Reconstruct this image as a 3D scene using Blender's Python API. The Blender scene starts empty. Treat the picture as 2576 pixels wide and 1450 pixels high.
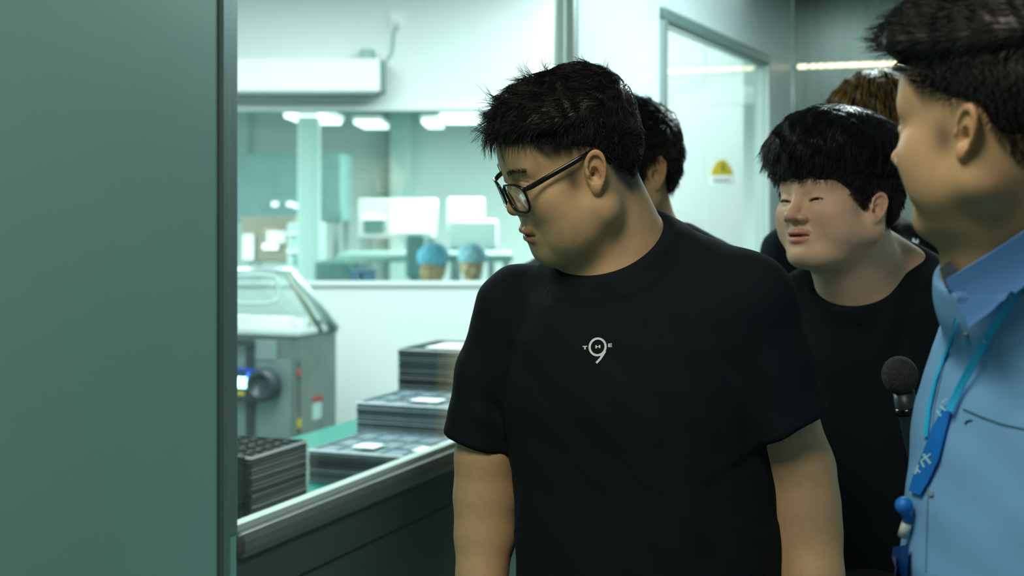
import bpy, bmesh, math, random
import numpy as np
from mathutils import Vector, Matrix
from mathutils.bvhtree import BVHTree

random.seed(7)
RNG = np.random.default_rng(7)
scene = bpy.context.scene
COL = scene.collection

# ---------------------------------------------------------------- camera
F = 3578.0            # focal length in pixels of the 2576 px wide frame
CX, CY, CZ = 1288.0, 507.0, 1.62
cam_data = bpy.data.cameras.new('camera')
cam = bpy.data.objects.new('camera', cam_data)
COL.objects.link(cam)
cam.location = (0, 0, CZ)
cam.rotation_euler = (math.radians(90), 0, 0)
cam_data.sensor_width = 36.0
cam_data.lens = F / 2576 * 36.0
cam_data.shift_y = -218.0 / 2576.0
cam_data.clip_start = 0.05
cam_data.dof.use_dof = True
cam_data.dof.focus_distance = 1.86
cam_data.dof.aperture_fstop = 5.0
scene.camera = cam

# ---------------------------------------------------------------- world, exposure
world = bpy.data.worlds.new('world')
scene.world = world
world.use_nodes = True
world.node_tree.nodes['Background'].inputs[0].default_value = (0.55, 0.8, 0.8, 1)
world.node_tree.nodes['Background'].inputs[1].default_value = 0.02
scene.view_settings.view_transform = 'Standard'
scene.view_settings.look = 'None'
scene.view_settings.gamma = 1.0
scene.view_settings.use_curve_mapping = False
scene.view_settings.exposure = 0.0
scene.cycles.max_bounces = 7
scene.cycles.diffuse_bounces = 4
scene.cycles.glossy_bounces = 4
scene.cycles.transparent_max_bounces = 24
scene.cycles.sample_clamp_indirect = 4.0
scene.cycles.use_denoising = True
scene.cycles.caustics_reflective = False
scene.cycles.caustics_refractive = False


def area(name, loc, rot, size, energy, color):
    l = bpy.data.lights.new(name, 'AREA')
    l.shape = 'RECTANGLE'
    l.size, l.size_y = size
    l.energy = energy
    l.color = color
    o = bpy.data.objects.new(name, l)
    COL.objects.link(o)
    o.location = loc
    o.rotation_euler = rot
    return o


COOL = (0.88, 1.0, 0.975)
# ceiling lights of the packing room behind the glass
area('room_light', (-1.3, 4.6, 2.72), (0, 0, -0.38), (1.2, 2.6), 126, COOL)
area('room_light', (0.35, 5.9, 2.72), (0, 0, -0.38), (1.0, 1.8), 46, COOL)
# ceiling lights of the farther hall
area('hall_light', (-4.2, 9.4, 2.55), (0, 0, 0), (3.0, 2.0), 560, COOL)
area('hall_light', (1.5, 12.5, 2.55), (0, 0, 0), (4.0, 2.0), 650, COOL)
# corridor: cool panel lamp farther down the corridor, weak warm lamp near the camera
area('corridor_light_cool', (1.45, 4.7, 2.74), (0, 0, -0.38), (0.5, 1.6), 105, (0.8, 1.0, 0.98))
area('corridor_light_warm', (-0.35, 0.65, 2.7), (0, 0, -0.38), (0.5, 1.0), 25, (1.0, 0.90, 0.74))

# ---------------------------------------------------------------- helpers


def P(px, py, Y):
    """the point seen at a pixel of the photograph, at distance Y"""
    return np.array([(px - CX) / F * Y, Y, CZ - (py - CY) / F * Y])


def W(s, d, z):
    """wall frame: s metres along the window wall, d metres into the packing room"""
    return np.array([-0.517 + 0.3722 * s - 0.9282 * d, 2.65 + 0.9282 * s + 0.3722 * d, z])


WALL_M = Matrix(((0.3722, -0.9282, 0, -0.517), (0.9282, 0.3722, 0, 2.65), (0, 0, 1, 0), (0, 0, 0, 1)))


def tag(o, label=None, cat=None, group=None, kind=None):
    if label: o['label'] = label
    if cat: o['category'] = cat
    if group: o['group'] = group
    if kind: o['kind'] = kind
    return o


def empty(name, loc=(0, 0, 0), label=None, cat=None, group=None, rot=None):
    o = bpy.data.objects.new(name, None)
    COL.objects.link(o)
    o.location = loc
    if rot is not None: o.rotation_euler = rot
    o.empty_display_size = 0.05
    return tag(o, label, cat, group)


def link_mesh(name, me, mat=None, parent=None, smooth=False):
    if mat is not None and not me.materials: me.materials.append(mat)
    if smooth: me.polygons.foreach_set('use_smooth', [True] * len(me.polygons))
    o = bpy.data.objects.new(name, me)
    COL.objects.link(o)
    if parent is not None:
        o.parent = parent
        o.matrix_parent_inverse = PW(parent).inverted()
    return o


def PW(o):
    m = o.matrix_basis.copy()
    while o.parent is not None:
        m = o.parent.matrix_basis @ o.matrix_parent_inverse @ m if o.parent.parent is None else PW(o.parent) @ o.matrix_parent_inverse @ m
        return m
    return m


def pydata(name, v, f, mat=None, parent=None, smooth=False):
    me = bpy.data.meshes.new(name)
    me.from_pydata([tuple(map(float, x)) for x in v], [], [tuple(x) for x in f])
    me.update()
    return link_mesh(name, me, mat, parent, smooth)


def bm_obj(name, bm, mat=None, parent=None, smooth=False, M=None):
    if M is not None: bmesh.ops.transform(bm, matrix=M, verts=bm.verts)
    me = bpy.data.meshes.new(name)
    bmesh.ops.recalc_face_normals(bm, faces=bm.faces)
    bm.to_mesh(me)
    bm.free()
    return link_mesh(name, me, mat, parent, smooth)


def add_box(bm, lo, hi, bevel=0.0):
    r = bmesh.ops.create_cube(bm, size=1.0)
    vs = r['verts']
    lo, hi = Vector(lo), Vector(hi)
    for v in vs:
        v.co = Vector(((lo[i] + hi[i]) / 2 + v.co[i] * (hi[i] - lo[i]) for i in range(3)))
    if bevel > 0:
        es = list({e for v in vs for e in v.link_edges})
        bmesh.ops.bevel(bm, geom=es, offset=bevel, segments=2, affect='EDGES', profile=0.6)
    return bm


def box(name, lo, hi, mat, parent=None, bevel=0.0, M=None, smooth=False):
    bm = bmesh.new()
    add_box(bm, lo, hi, bevel)
    return bm_obj(name, bm, mat, parent, smooth, M)


def wbox(name, lo, hi, mat, parent=None, bevel=0.0):
    return box(name, lo, hi, mat, parent, bevel, WALL_M)


def add_tube(bm, pts, r, seg=10, closed=False, flat=1.0, up=None):
    pts = [Vector(map(float, p)) for p in pts]
    n = len(pts)
    rs = r if hasattr(r, '__len__') else [r] * n
    rings = []
    prev = None
    for i, p in enumerate(pts):
        if closed: t = pts[(i + 1) % n] - pts[i - 1]
        else: t = pts[min(i + 1, n - 1)] - pts[max(i - 1, 0)]
        t.normalize()
        a = prev if prev is not None else (Vector(up) if up is not None else Vector((0, 0, 1)) if abs(t.z) < 0.9 else Vector((1, 0, 0)))
        if up is not None: a = Vector(up)
        x = t.cross(a).normalized()
        y = x.cross(t).normalized()
        prev = y
        rings.append([bm.verts.new(p + (x * math.cos(k * 2 * math.pi / seg) + y * math.sin(k * 2 * math.pi / seg) * flat) * rs[i]) for k in range(seg)])
    m = n if closed else n - 1
    for i in range(m):
        A, B = rings[i], rings[(i + 1) % n]
        for k in range(seg):
            bm.faces.new((A[k], A[(k + 1) % seg], B[(k + 1) % seg], B[k]))
    if not closed:
        bm.faces.new(rings[0][::-1])
        bm.faces.new(rings[-1])


def tube(name, pts, r, mat, parent=None, seg=10, closed=False, flat=1.0, up=None):
    bm = bmesh.new()
    add_tube(bm, pts, r, seg, closed, flat, up)
    return bm_obj(name, bm, mat, parent, True)


def lathe(name, prof, mat, parent=None, seg=24, M=None):
    """prof: (r, z) pairs"""
    v, f = [], []
    for r, z in prof:
        for k in range(seg):
            a = 2 * math.pi * k / seg
            v.append((r * math.cos(a), r * math.sin(a), z))
    n = len(prof)
    for i in range(n - 1):
        for k in range(seg):
            f.append((i * seg + k, i * seg + (k + 1) % seg, (i + 1) * seg + (k + 1) % seg, (i + 1) * seg + k))
    f.append(tuple(range(seg))[::-1])
    f.append(tuple((n - 1) * seg + k for k in range(seg)))
    if M is not None: v = [M @ Vector(x) for x in v]
    return pydata(name, v, f, mat, parent, True)


# ---------------------------------------------------------------- materials
def mat(name, color=(0.8, 0.8, 0.8), rough=0.5, metal=0.0, spec=0.5, emit=None, estr=0.0, noise=0.0, nscale=8.0,
        bump=0.0, bscale=60.0, stretch=None, attr=None, sss=0.0, sheen=0.0, coat=0.0):
    m = bpy.data.materials.new(name)
    m.use_nodes = True
    nt = m.node_tree
    b = nt.nodes['Principled BSDF']
    b.inputs['Base Color'].default_value = (*color, 1)
    b.inputs['Roughness'].default_value = rough
    b.inputs['Metallic'].default_value = metal
    b.inputs['Specular IOR Level'].default_value = spec
    if sheen: b.inputs['Sheen Weight'].default_value = sheen
    if coat: b.inputs['Coat Weight'].default_value = coat
    if sss:
        b.inputs['Subsurface Weight'].default_value = sss
        b.inputs['Subsurface Radius'].default_value = (0.012, 0.005, 0.003)
        b.inputs['Subsurface Scale'].default_value = 0.6
    if emit is not None:
        b.inputs['Emission Color'].default_value = (*emit, 1)
        b.inputs['Emission Strength'].default_value = estr
    tc = nt.nodes.new('ShaderNodeTexCoord')
    vec = tc.outputs['Object']
    if stretch is not None:
        mp = nt.nodes.new('ShaderNodeMapping')
        mp.inputs['Scale'].default_value = stretch
        nt.links.new(vec, mp.inputs['Vector'])
        vec = mp.outputs['Vector']
    src = None
    if attr:
        a = nt.nodes.new('ShaderNodeAttribute')
        a.attribute_name = attr
        src = a.outputs['Color']
        nt.links.new(src, b.inputs['Base Color'])
    if noise:
        n = nt.nodes.new('ShaderNodeTexNoise')
        n.inputs['Scale'].default_value = nscale
        n.inputs['Detail'].default_value = 5
        nt.links.new(vec, n.inputs['Vector'])
        mr = nt.nodes.new('ShaderNodeMapRange')
        mr.inputs['From Min'].default_value = 0.3
        mr.inputs['From Max'].default_value = 0.7
        mr.inputs['To Min'].default_value = 1 - noise
        mr.inputs['To Max'].default_value = 1 + noise
        nt.links.new(n.outputs['Fac'], mr.inputs['Value'])
        mx = nt.nodes.new('ShaderNodeMix')
        mx.data_type = 'RGBA'
        mx.blend_type = 'MULTIPLY'
        mx.inputs['Factor'].default_value = 1
        if src: nt.links.new(src, mx.inputs[6])
        else: mx.inputs[6].default_value = (*color, 1)
        nt.links.new(mr.outputs['Result'], mx.inputs[7])
        nt.links.new(mx.outputs[2], b.inputs['Base Color'])
    if bump:
        n = nt.nodes.new('ShaderNodeTexNoise')
        n.inputs['Scale'].default_value = bscale
        n.inputs['Detail'].default_value = 4
        nt.links.new(vec, n.inputs['Vector'])
        bp = nt.nodes.new('ShaderNodeBump')
        bp.inputs['Strength'].default_value = bump
        bp.inputs['Distance'].default_value = 0.004
        nt.links.new(n.outputs['Fac'], bp.inputs['Height'])
        nt.links.new(bp.outputs['Normal'], b.inputs['Normal'])
    return m


def glass_mat(name, tint=(0.9, 0.98, 0.96), refl=1.0, rough=0.0):
    """thin pane: tinted see-through plus a Fresnel mirror"""
    m = bpy.data.materials.new(name)
    m.use_nodes = True
    nt = m.node_tree
    nt.nodes.remove(nt.nodes['Principled BSDF'])
    out = nt.nodes['Material Output']
    tr = nt.nodes.new('ShaderNodeBsdfTransparent')
    tr.inputs[0].default_value = (*tint, 1)
    gl = nt.nodes.new('ShaderNodeBsdfGlossy')
    gl.inputs['Roughness'].default_value = rough
    gl.inputs[0].default_value = (refl, refl, refl, 1)
    fr = nt.nodes.new('ShaderNodeFresnel')
    fr.inputs[0].default_value = 1.45
    geo = nt.nodes.new('ShaderNodeNewGeometry')
    # the same Fresnel from both sides of the pane
    mx0 = nt.nodes.new('ShaderNodeMix')
    mx0.data_type = 'FLOAT'
    fr2 = nt.nodes.new('ShaderNodeFresnel')
    fr2.inputs[0].default_value = 1.0 / 1.45
    nt.links.new(geo.outputs['Backfacing'], mx0.inputs[0])
    nt.links.new(fr.outputs[0], mx0.inputs[2])
    nt.links.new(fr2.outputs[0], mx0.inputs[3])
    mx = nt.nodes.new('ShaderNodeMixShader')
    nt.links.new(mx0.outputs[0], mx.inputs[0])
    nt.links.new(tr.outputs[0], mx.inputs[1])
    nt.links.new(gl.outputs[0], mx.inputs[2])
    nt.links.new(mx.outputs[0], out.inputs['Surface'])
    return m


M_PIER = mat('painted_panel', (0.185, 0.40, 0.365), 0.45, noise=0.05, nscale=1.5)
M_GREYWALL = mat('grey_wall_panel', (0.30, 0.32, 0.31), 0.5, noise=0.05)
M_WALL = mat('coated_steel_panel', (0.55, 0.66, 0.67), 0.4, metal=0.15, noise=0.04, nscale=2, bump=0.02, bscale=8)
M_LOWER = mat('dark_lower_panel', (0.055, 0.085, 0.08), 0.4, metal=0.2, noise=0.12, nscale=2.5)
M_STEEL = mat('brushed_steel', (0.25, 0.31, 0.29), 0.28, metal=0.9, noise=0.10, nscale=3, stretch=(9, 9, 0.6), bump=0.15, bscale=3)
M_ALU = mat('aluminium', (0.42, 0.5, 0.49), 0.36, metal=0.8, noise=0.05)
M_ALU_D = mat('dark_aluminium', (0.16, 0.25, 0.24), 0.4, metal=0.5)
M_SILL = mat('sill_aluminium', (0.17, 0.20, 0.19), 0.36, metal=0.5, noise=0.08, nscale=6)
M_GASKET = mat('pale_gasket', (0.55, 0.66, 0.62), 0.6)
M_WHITE = mat('clean_room_white', (0.83, 0.88, 0.87), 0.5, noise=0.015, nscale=1)
M_FLOOR = mat('corridor_floor', (0.12, 0.2, 0.18), 0.35, noise=0.1)
M_RFLOOR = mat('room_floor', (0.35, 0.55, 0.5), 0.4, noise=0.05)
M_CEIL = mat('ceiling_panel', (0.5, 0.55, 0.53), 0.7)
M_GLASS = glass_mat('window_glass', (0.945, 0.99, 0.98))
M_GLASS2 = glass_mat('inner_glass', (0.945, 0.985, 0.975))
M_TRAY_K = mat('black_tray_plastic', (0.009, 0.011, 0.012), 0.3, spec=0.35)
M_TRAY_G = mat('grey_tray_plastic', (0.20, 0.265, 0.30), 0.35, noise=0.15, nscale=30)
M_PAPER = mat('white_sheet', (0.8, 0.84, 0.86), 0.7)
M_GREEN = mat('green_mat', (0.018, 0.20, 0.16), 0.4)
M_MSTEEL = mat('machine_steel', (0.20, 0.26, 0.25), 0.42, metal=0.55, noise=0.12, nscale=5)
M_MDARK = mat('dark_plastic', (0.02, 0.035, 0.045), 0.4)
M_RED = mat('red_print', (0.5, 0.06, 0.05), 0.5)
M_YEL = mat('yellow_print', (0.55, 0.42, 0.03), 0.5)
M_BLUECAP = mat('blue_nonwoven', (0.16, 0.50, 0.72), 0.8, bump=0.3, bscale=60)
M_SKIN = mat('skin', attr='col', rough=0.48, spec=0.35, sss=0.12, noise=0.05, nscale=70, bump=0.12, bscale=420)
M_SKIN_S = mat('skin_plain', (0.5, 0.32, 0.2), 0.5)
M_BLACK = mat('black_cotton', (0.0066, 0.0122, 0.0165), 0.9, spec=0.15, bump=0.15, bscale=500)
M_BLACK2 = mat('washed_black_cotton', (0.0080, 0.0135, 0.0175), 0.9, spec=0.15, bump=0.15, bscale=500)
M_BLUE = mat('light_blue_cotton', (0.17, 0.41, 0.74), 0.8, spec=0.2, bump=0.2, bscale=700, noise=0.04, nscale=20)
M_COLLAR = mat('blue_collar', (0.13, 0.34, 0.80), 0.8, spec=0.2, bump=0.15, bscale=700)
M_HAIR = mat('black_hair', (0.0080, 0.0085, 0.0090), 0.42, spec=0.25)
M_HAIR_B = mat('brown_hair', (0.42, 0.24, 0.05), 0.4, spec=0.5)
M_HAIR_D = mat('dark_brown_hair', (0.012, 0.008, 0.005), 0.4, spec=0.5)
M_TROUSER = mat('dark_trousers', (0.015, 0.017, 0.02), 0.9)
M_SHOE = mat('shoe_leather', (0.02, 0.02, 0.02), 0.5)
M_EYE = mat('eye_white', (0.55, 0.52, 0.48), 0.15)
M_IRIS = mat('dark_iris', (0.01, 0.006, 0.004), 0.1)
M_TEETH = mat('teeth', (0.55, 0.52, 0.45), 0.3)
M_FRAME = mat('glossy_black_frame', (0.006, 0.006, 0.007), 0.15, spec=0.6)
M_LENS = glass_mat('spectacle_lens', (0.97, 0.985, 0.985))
M_PRINT = mat('white_print', (0.75, 0.86, 0.86), 0.6)
M_LAN = mat('cyan_ribbon', (0.02, 0.50, 0.95), 0.5)
M_LAN_D = mat('blue_ribbon', (0.005, 0.17, 0.65), 0.5)
M_LAN_P = mat('pale_ribbon_print', (0.35, 0.7, 0.8), 0.5)
M_NAVY = mat('navy_thread', (0.01, 0.04, 0.12), 0.8)
M_SEAM = mat('seam_thread', (0.04, 0.13, 0.20), 0.9)
M_FOAM = mat('grey_foam', (0.035, 0.038, 0.038), 0.95, bump=1.0, bscale=300, noise=0.3, nscale=120)

# ================================================================ the setting
H_OPEN0, H_OPEN1 = 1.0, 2.30
CEIL = 2.8


def structure(o, label=None):
    o['kind'] = 'structure'
    if label: o['label'] = label
    return o


structure(box('floor', (-12, -1.5, -0.1), (9, 17, 0), M_FLOOR), 'dull green grey floor running under corridor and rooms')
structure(box('ceiling', (-12, -1.5, 2.8), (9, 17, 2.9), M_CEIL), 'pale panel ceiling above corridor and rooms')

# window wall, cut around its two windows: upper band, lower panels, panels between
wl = empty('wall_left', (0, 0, 0), 'steel panel wall with two windows between corridor and packing room')
wl['kind'] = 'structure'
S_END = 5.5
wbox('upper_panel', (0.0, 0.0, H_OPEN1 + 0.05), (S_END, 0.05, CEIL), M_WALL, wl)
wbox('wall_panel', (1.90, 0.0, 0), (2.87, 0.05, H_OPEN1 + 0.05), M_WALL, wl, 0.003)
wbox('wall_panel', (4.82, 0.0, 0), (S_END, 0.05, H_OPEN1 + 0.05), M_WALL, wl, 0.003)
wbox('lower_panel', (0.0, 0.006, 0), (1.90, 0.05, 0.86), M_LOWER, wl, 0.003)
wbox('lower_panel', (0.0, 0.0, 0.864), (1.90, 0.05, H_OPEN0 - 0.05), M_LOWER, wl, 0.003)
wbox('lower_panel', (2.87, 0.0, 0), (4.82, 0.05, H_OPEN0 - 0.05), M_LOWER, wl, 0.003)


def make_window(name, s0, s1, label):
    w = empty(name, (0, 0, 0), label)
    w['kind'] = 'structure'
    fw = 0.05
    # rounded aluminium profiles around the opening, standing 25 mm proud
    wbox('window_frame', (s0 - fw, -0.02, H_OPEN1), (s1 + fw, 0.05, H_OPEN1 + fw), M_ALU_D, w, 0.012)
    wbox('window_sill', (s0 - (0.0 if s0 < 1 else fw), -0.012, H_OPEN0 - fw - 0.003), (s1 + fw, 0.05, H_OPEN0), M_SILL, w, 0.018)
    wbox('window_frame', (s0 - fw, -0.008 if s0 < 1 else -0.02, H_OPEN0), (s0, 0.05, H_OPEN1), M_ALU_D if s0 < 1 else M_ALU, w, 0.004)
    wbox('window_frame', (s1, -0.02, H_OPEN0), (s1 + fw, 0.05, H_OPEN1), M_ALU if s0 < 1 else M_GASKET, w, 0.010)
    g = 0.012
    wbox('gasket', (s0, 0.005, H_OPEN0), (s1, 0.03, H_OPEN0 + g), M_GASKET, w)
    wbox('gasket', (s0, 0.005, H_OPEN1 - g), (s1, 0.03, H_OPEN1), M_GASKET, w)
    wbox('gasket', (s0, 0.005, H_OPEN0 + g), (s0 + 0.006, 0.03, H_OPEN1 - g), M_GASKET, w)
    wbox('gasket', (s1 - 0.02, 0.005, H_OPEN0 + g), (s1, 0.03, H_OPEN1 - g), M_GASKET, w)
    wbox('window_pane', (s0 + 0.006, 0.016, H_OPEN0 + g), (s1 - 0.02, 0.020, H_OPEN1 - g), M_GLASS, w)
    return w


make_window('window_1', 0.0, 1.853, 'large window nearest the camera looking into the bright packing room')
make_window('window_2', 2.92, 4.77, 'second window farther along the wall with a warning sticker')

# the protruding panel at the left of the window (a corner pier), with its edge strip
pr = empty('wall_pier', (0, 0, 0), 'plain dark teal wall panel closing the view left of the window')
pr['kind'] = 'structure'
wbox('pier_panel', (-3.6, -0.006, 0), (-0.062, 0.05, CEIL), M_PIER, pr, 0.004)
wbox('edge_strip', (-0.060, -0.012, 0), (-0.030, 0.05, CEIL), M_ALU_D, pr, 0.006)
wbox('edge_strip', (-0.030, -0.006, 0), (-0.001, 0.05, CEIL), M_PIER, pr, 0.004)

# corridor: end wall of brushed steel sheets, opposite wall, wall behind the camera
we = empty('wall_end', (0, 0, 0), 'brushed steel sheet wall closing the corridor')
we['kind'] = 'structure'
for i in range(6):
    wbox('steel_sheet', (S_END, -0.45 * (i + 1) + 0.003, 0), (S_END + 0.04, -0.45 * i - 0.003, CEIL), M_STEEL, we, 0.004)
structure(wbox('wall_right', (-3.6, -2.76, 0), (S_END, -2.70, CEIL), M_GREYWALL), 'opposite corridor wall of grey panels')
structure(wbox('wall_back', (-3.66, -2.76, 0), (-3.6, 0.05, CEIL), M_GREYWALL), 'corridor wall behind the camera')

# packing room: far partition with a wide inner window, left wall
FY = 7.0
wf = empty('wall_far', (0, 0, 0), 'white partition across the packing room below a wide inner window')
wf['kind'] = 'structure'
zb, zt = 1.225, 2.065
box('half_wall', (-6, FY, 0), (1.14, FY + 0.08, zb - 0.02), M_WHITE, wf)
box('partition_header', (-6, FY, zt + 0.03), (1.14, FY + 0.08, CEIL), M_WHITE, wf)
wi = empty('window_3', (0, 0, 0), 'wide inner window of the far white partition')
wi['kind'] = 'structure'
box('window_sill', (-6, FY - 0.02, zb - 0.02), (0.35, FY + 0.09, zb), M_WHITE, wi, 0.004)
box('window_frame', (-6, FY - 0.015, zt), (0.35, FY + 0.09, zt + 0.03), M_WHITE, wi, 0.004)
box('window_pane', (-6, FY + 0.03, zb), (0.30, FY + 0.036, zt), M_GLASS2, wi)
box('window_frame', (0.30, FY - 0.015, zb), (0.35, FY + 0.09, zt), M_WHITE, wi, 0.004)
box('partition_panel', (0.352, FY, zb - 0.018), (1.14, FY + 0.08, zt + 0.028), M_WHITE, wf)
structure(box('wall_room', (-4.4, 2.0, 0), (-4.3, 7.0, CEIL), M_WHITE), 'white side wall of the packing room out of view')
structure(box('wall_room_near', (-4.3, 1.6, 0), (-1.1, 1.7, CEIL), M_WHITE), 'white near wall of the packing room out of view')
structure(box('wall_hall_back', (-12, 16.0, 0), (9, 16.1, CEIL), mat('hall_wall', (0.68, 0.77, 0.75), 0.7)), 'pale teal back wall of the far hall')
structure(box('wall_hall_left', (-12, 7.0, 0), (-11.9, 16.0, CEIL), M_WHITE), 'white left wall of the far hall')
structure(box('wall_hall_right', (8.9, 7.0, 0), (9, 16.0, CEIL), M_WHITE), 'white right wall of the far hall')
structure(box('column_hall', (-1.66, 11.0, 0), (-1.50, 11.16, CEIL), mat('column_paint', (0.42, 0.56, 0.54), 0.6), None, 0.01), 'slim pale square column standing in the far hall')

# ---------------------------------------------------------------- fixtures on the far partition
# white wall unit (air handling box) high on the partition
Yf = FY
a, b = P(600, 238, Yf), P(965, 157, Yf)
un = empty('wall_unit', (float(a[0] + b[0]) / 2, Yf, float(a[2])), 'long white air unit mounted high on the far partition', 'air unit')
box('housing', (-1.75, Yf - 0.20, a[2]), (b[0], Yf, b[2]), mat('unit_white', (0.9, 0.9, 0.86), 0.4), un, 0.008)
box('underside_shade', (-1.74, Yf - 0.19, a[2] - 0.012), (b[0] - 0.02, Yf - 0.01, a[2]), M_ALU_D, un)  # shadow beneath the unit put into a dark strip on its grey underside
box('end_cap', (b[0], Yf - 0.19, a[2] + 0.004), (b[0] + 0.012, Yf, b[2] - 0.004), M_ALU_D, un, 0.003)
p0, p1 = P(910, 156, Yf), P(942, 128, Yf)
jb = empty('junction_box', (float(p0[0] + .03), Yf, float(p0[2])), 'small grey box sitting on top of the white air unit', 'box')
box('housing', (p0[0], Yf - 0.08, p0[2] + 0.001), (p1[0], Yf, p1[2]), mat('box_grey', (0.28, 0.42, 0.40), 0.6), jb, 0.004)
box('lid', (p0[0] + .006, Yf - 0.086, p0[2] + 0.006), (p1[0] - .006, Yf - 0.08, p1[2] - .006), mat('lid_grey', (0.34, 0.5, 0.48), 0.6), jb, 0.002)
so = empty('wall_socket', tuple(P(997, 50, Yf)), 'white square socket high on the partition at the cable end', 'socket')
q0, q1 = P(980, 70, Yf), P(1016, 28, Yf)
box('face_plate', (q0[0], Yf - 0.012, q0[2]), (q1[0], Yf, q1[2]), mat('socket_white', (0.95, 0.95, 0.95), 0.4), so, 0.003)
box('plug', (q0[0] + .02, Yf - 0.04, q0[2] + .012), (q0[0] + .045, Yf - 0.012, q0[2] + .035), mat('plug_white', (0.85, 0.85, 0.85), 0.4), so, 0.003)
cab = tube('power_cable', [P(999, 66, Yf - .03), P(990, 80, Yf - .02), P(989, 110, Yf - .01), P(985, 135, Yf - .01), P(973, 152, Yf - .01), P(968, 165, Yf - .01), P(968, 235, Yf - .01)],
           0.006, mat('cable_grey', (0.4, 0.55, 0.53), 0.6))
tag(cab, 'thin grey cable bending from the wall socket down beside the air unit', 'cable')
for cpx, cpy, w in ((790, 299, 1.0), (935, 313, 0.75), (1160, 298, 0.9), (1090, 312, 0.5)):
    cY = 11.5 if cpy < 305 else 14.0
    c = P(cpx, cpy, cY)
    l = empty('ceiling_lamp', tuple(c), None, 'lamp', 'tube lamps hanging in the far hall')
    l['label'] = {790: 'leftmost bright tube lamp hanging in the far hall', 935: 'lower faint tube lamp hanging behind the centre of the inner window',
                  1160: 'bright tube lamp hanging in the far hall beside the man with glasses', 1090: 'faintest tube lamp hanging in the far hall'}[cpx]
    box('diffuser', (c[0] - .16 * w, cY - .5, c[2] - .02), (c[0] + .16 * w, cY + .5, c[2] + .01), mat('lamp_white', (1, 1, 1), 0.4, emit=(0.85, 1, 0.97), estr=3.0), l, 0.006)
    box('housing', (c[0] - .18 * w, cY - .52, c[2] + .01), (c[0] + .18 * w, cY + .52, c[2] + .05), M_WHITE, l, 0.006)
    tube('suspension_rod', [(c[0], cY, c[2] + .05), (c[0], cY, CEIL)], 0.006, M_ALU, l, 6)

# ---------------------------------------------------------------- row of glowing warm bars along the end wall
zl = 2.352
ld = empty('glow_strip', tuple(W(S_END, -0.5, zl)), 'glowing warm white strip along the steel end wall', 'lamp')
M_STRIP = mat('strip_glow', (1, 1, 1), 0.4, emit=(1.0, 0.93, 0.55), estr=2.0)


def edge_px_s(px):   # d along the end wall where it crosses a pixel column
    t = (px - CX) / F
    A = W(S_END - 0.03, 0, 0)
    # X=A0-0.9282 d, Y=A1+0.3722 d
    return (A[0] - t * A[1]) / (0.9282 + t * 0.3722)


wbox('strip_backing', (S_END - 0.012, edge_px_s(2330), zl - 0.012), (S_END, edge_px_s(1965), zl + 0.012), M_STEEL, ld)
for x0, x1 in ((1970, 1982), (2006, 2030), (2036, 2052), (2056, 2074), (2078, 2100), (2103, 2126), (2129, 2160), (2163, 2200), (2203, 2232), (2236, 2262), (2266, 2284), (2290, 2325)):
    wbox('glow_bar', (S_END - 0.024, edge_px_s(x1), zl - 0.011), (S_END - 0.012, edge_px_s(x0), zl + 0.011), M_STRIP, ld, 0.003)

# ---------------------------------------------------------------- warning sticker on the second window
def on_glass(px, py, d=0.0145):
    t = (px - CX) / F
    A = W(0, d, 0)
    s = (t * A[1] - A[0]) / (0.3722 - t * 0.9282)
    q = W(s, d, 0)
    return np.array([q[0], q[1], CZ - (py - CY) / F * q[1]])


def glass_poly(name, pts, m, parent, d):
    v = [on_glass(x, y, d) for x, y in pts]
    off = W(0, -0.0006, 0) - W(0, 0, 0)
    n = len(v)
    vv = v + [q + off for q in v]
    f = [tuple(range(n)), tuple(range(n, 2 * n))[::-1]] + [(i, (i + 1) % n, n + (i + 1) % n, n + i) for i in range(n)]
    return pydata(name, vv, f, m, parent)


sk = empty('warning_sticker', tuple(on_glass(1817, 430)), 'yellow warning triangle sticker with a white caption on the second window', 'sticker')
glass_poly('triangle', [(1788, 441), (1791, 428), (1801, 409), (1812, 402), (1822, 402), (1832, 411), (1843, 430), (1845, 441)], M_YEL, sk, 0.0150)
glass_poly('triangle_print', [(1817, 408), (1824, 420), (1819, 421), (1826, 436), (1812, 423), (1817, 421)], mat('sticker_ink', (0.10, 0.07, 0.01), 0.6), sk, 0.0140)
glass_poly('caption_strip', [(1788, 444), (1846, 446), (1846, 466), (1788, 464)], mat('sticker_white', (0.75, 0.8, 0.78), 0.5), sk, 0.0150)
for i, (x0, x1) in enumerate(((1796, 1802), (1806, 1813), (1817, 1822), (1826, 1832))):
    glass_poly('caption_print', [(x0, 451), (x1, 451), (x1, 459), (x0, 459)], mat('caption_ink', (0.25, 0.28, 0.27), 0.6), sk, 0.0140)

# ---------------------------------------------------------------- work table behind the window
TZ = 0.85
tb = empty('work_table', tuple(W(0.8, 0.5, 0)), 'work table with a green mat top standing behind the window', 'table')
wbox('tabletop', (-0.6, 0.06, TZ - 0.03), (2.6, 0.93, TZ - 0.003), M_MSTEEL, tb, 0.004)
wbox('green_mat', (-0.59, 0.07, TZ - 0.003), (2.59, 0.92, TZ), M_GREEN, tb)
for s in (-0.5, 2.5):
    for d in (0.12, 0.86):
        wbox('leg', (s - .02, d - .02, 0), (s + .02, d + .02, TZ - 0.03), M_ALU, tb, 0.003)


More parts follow.
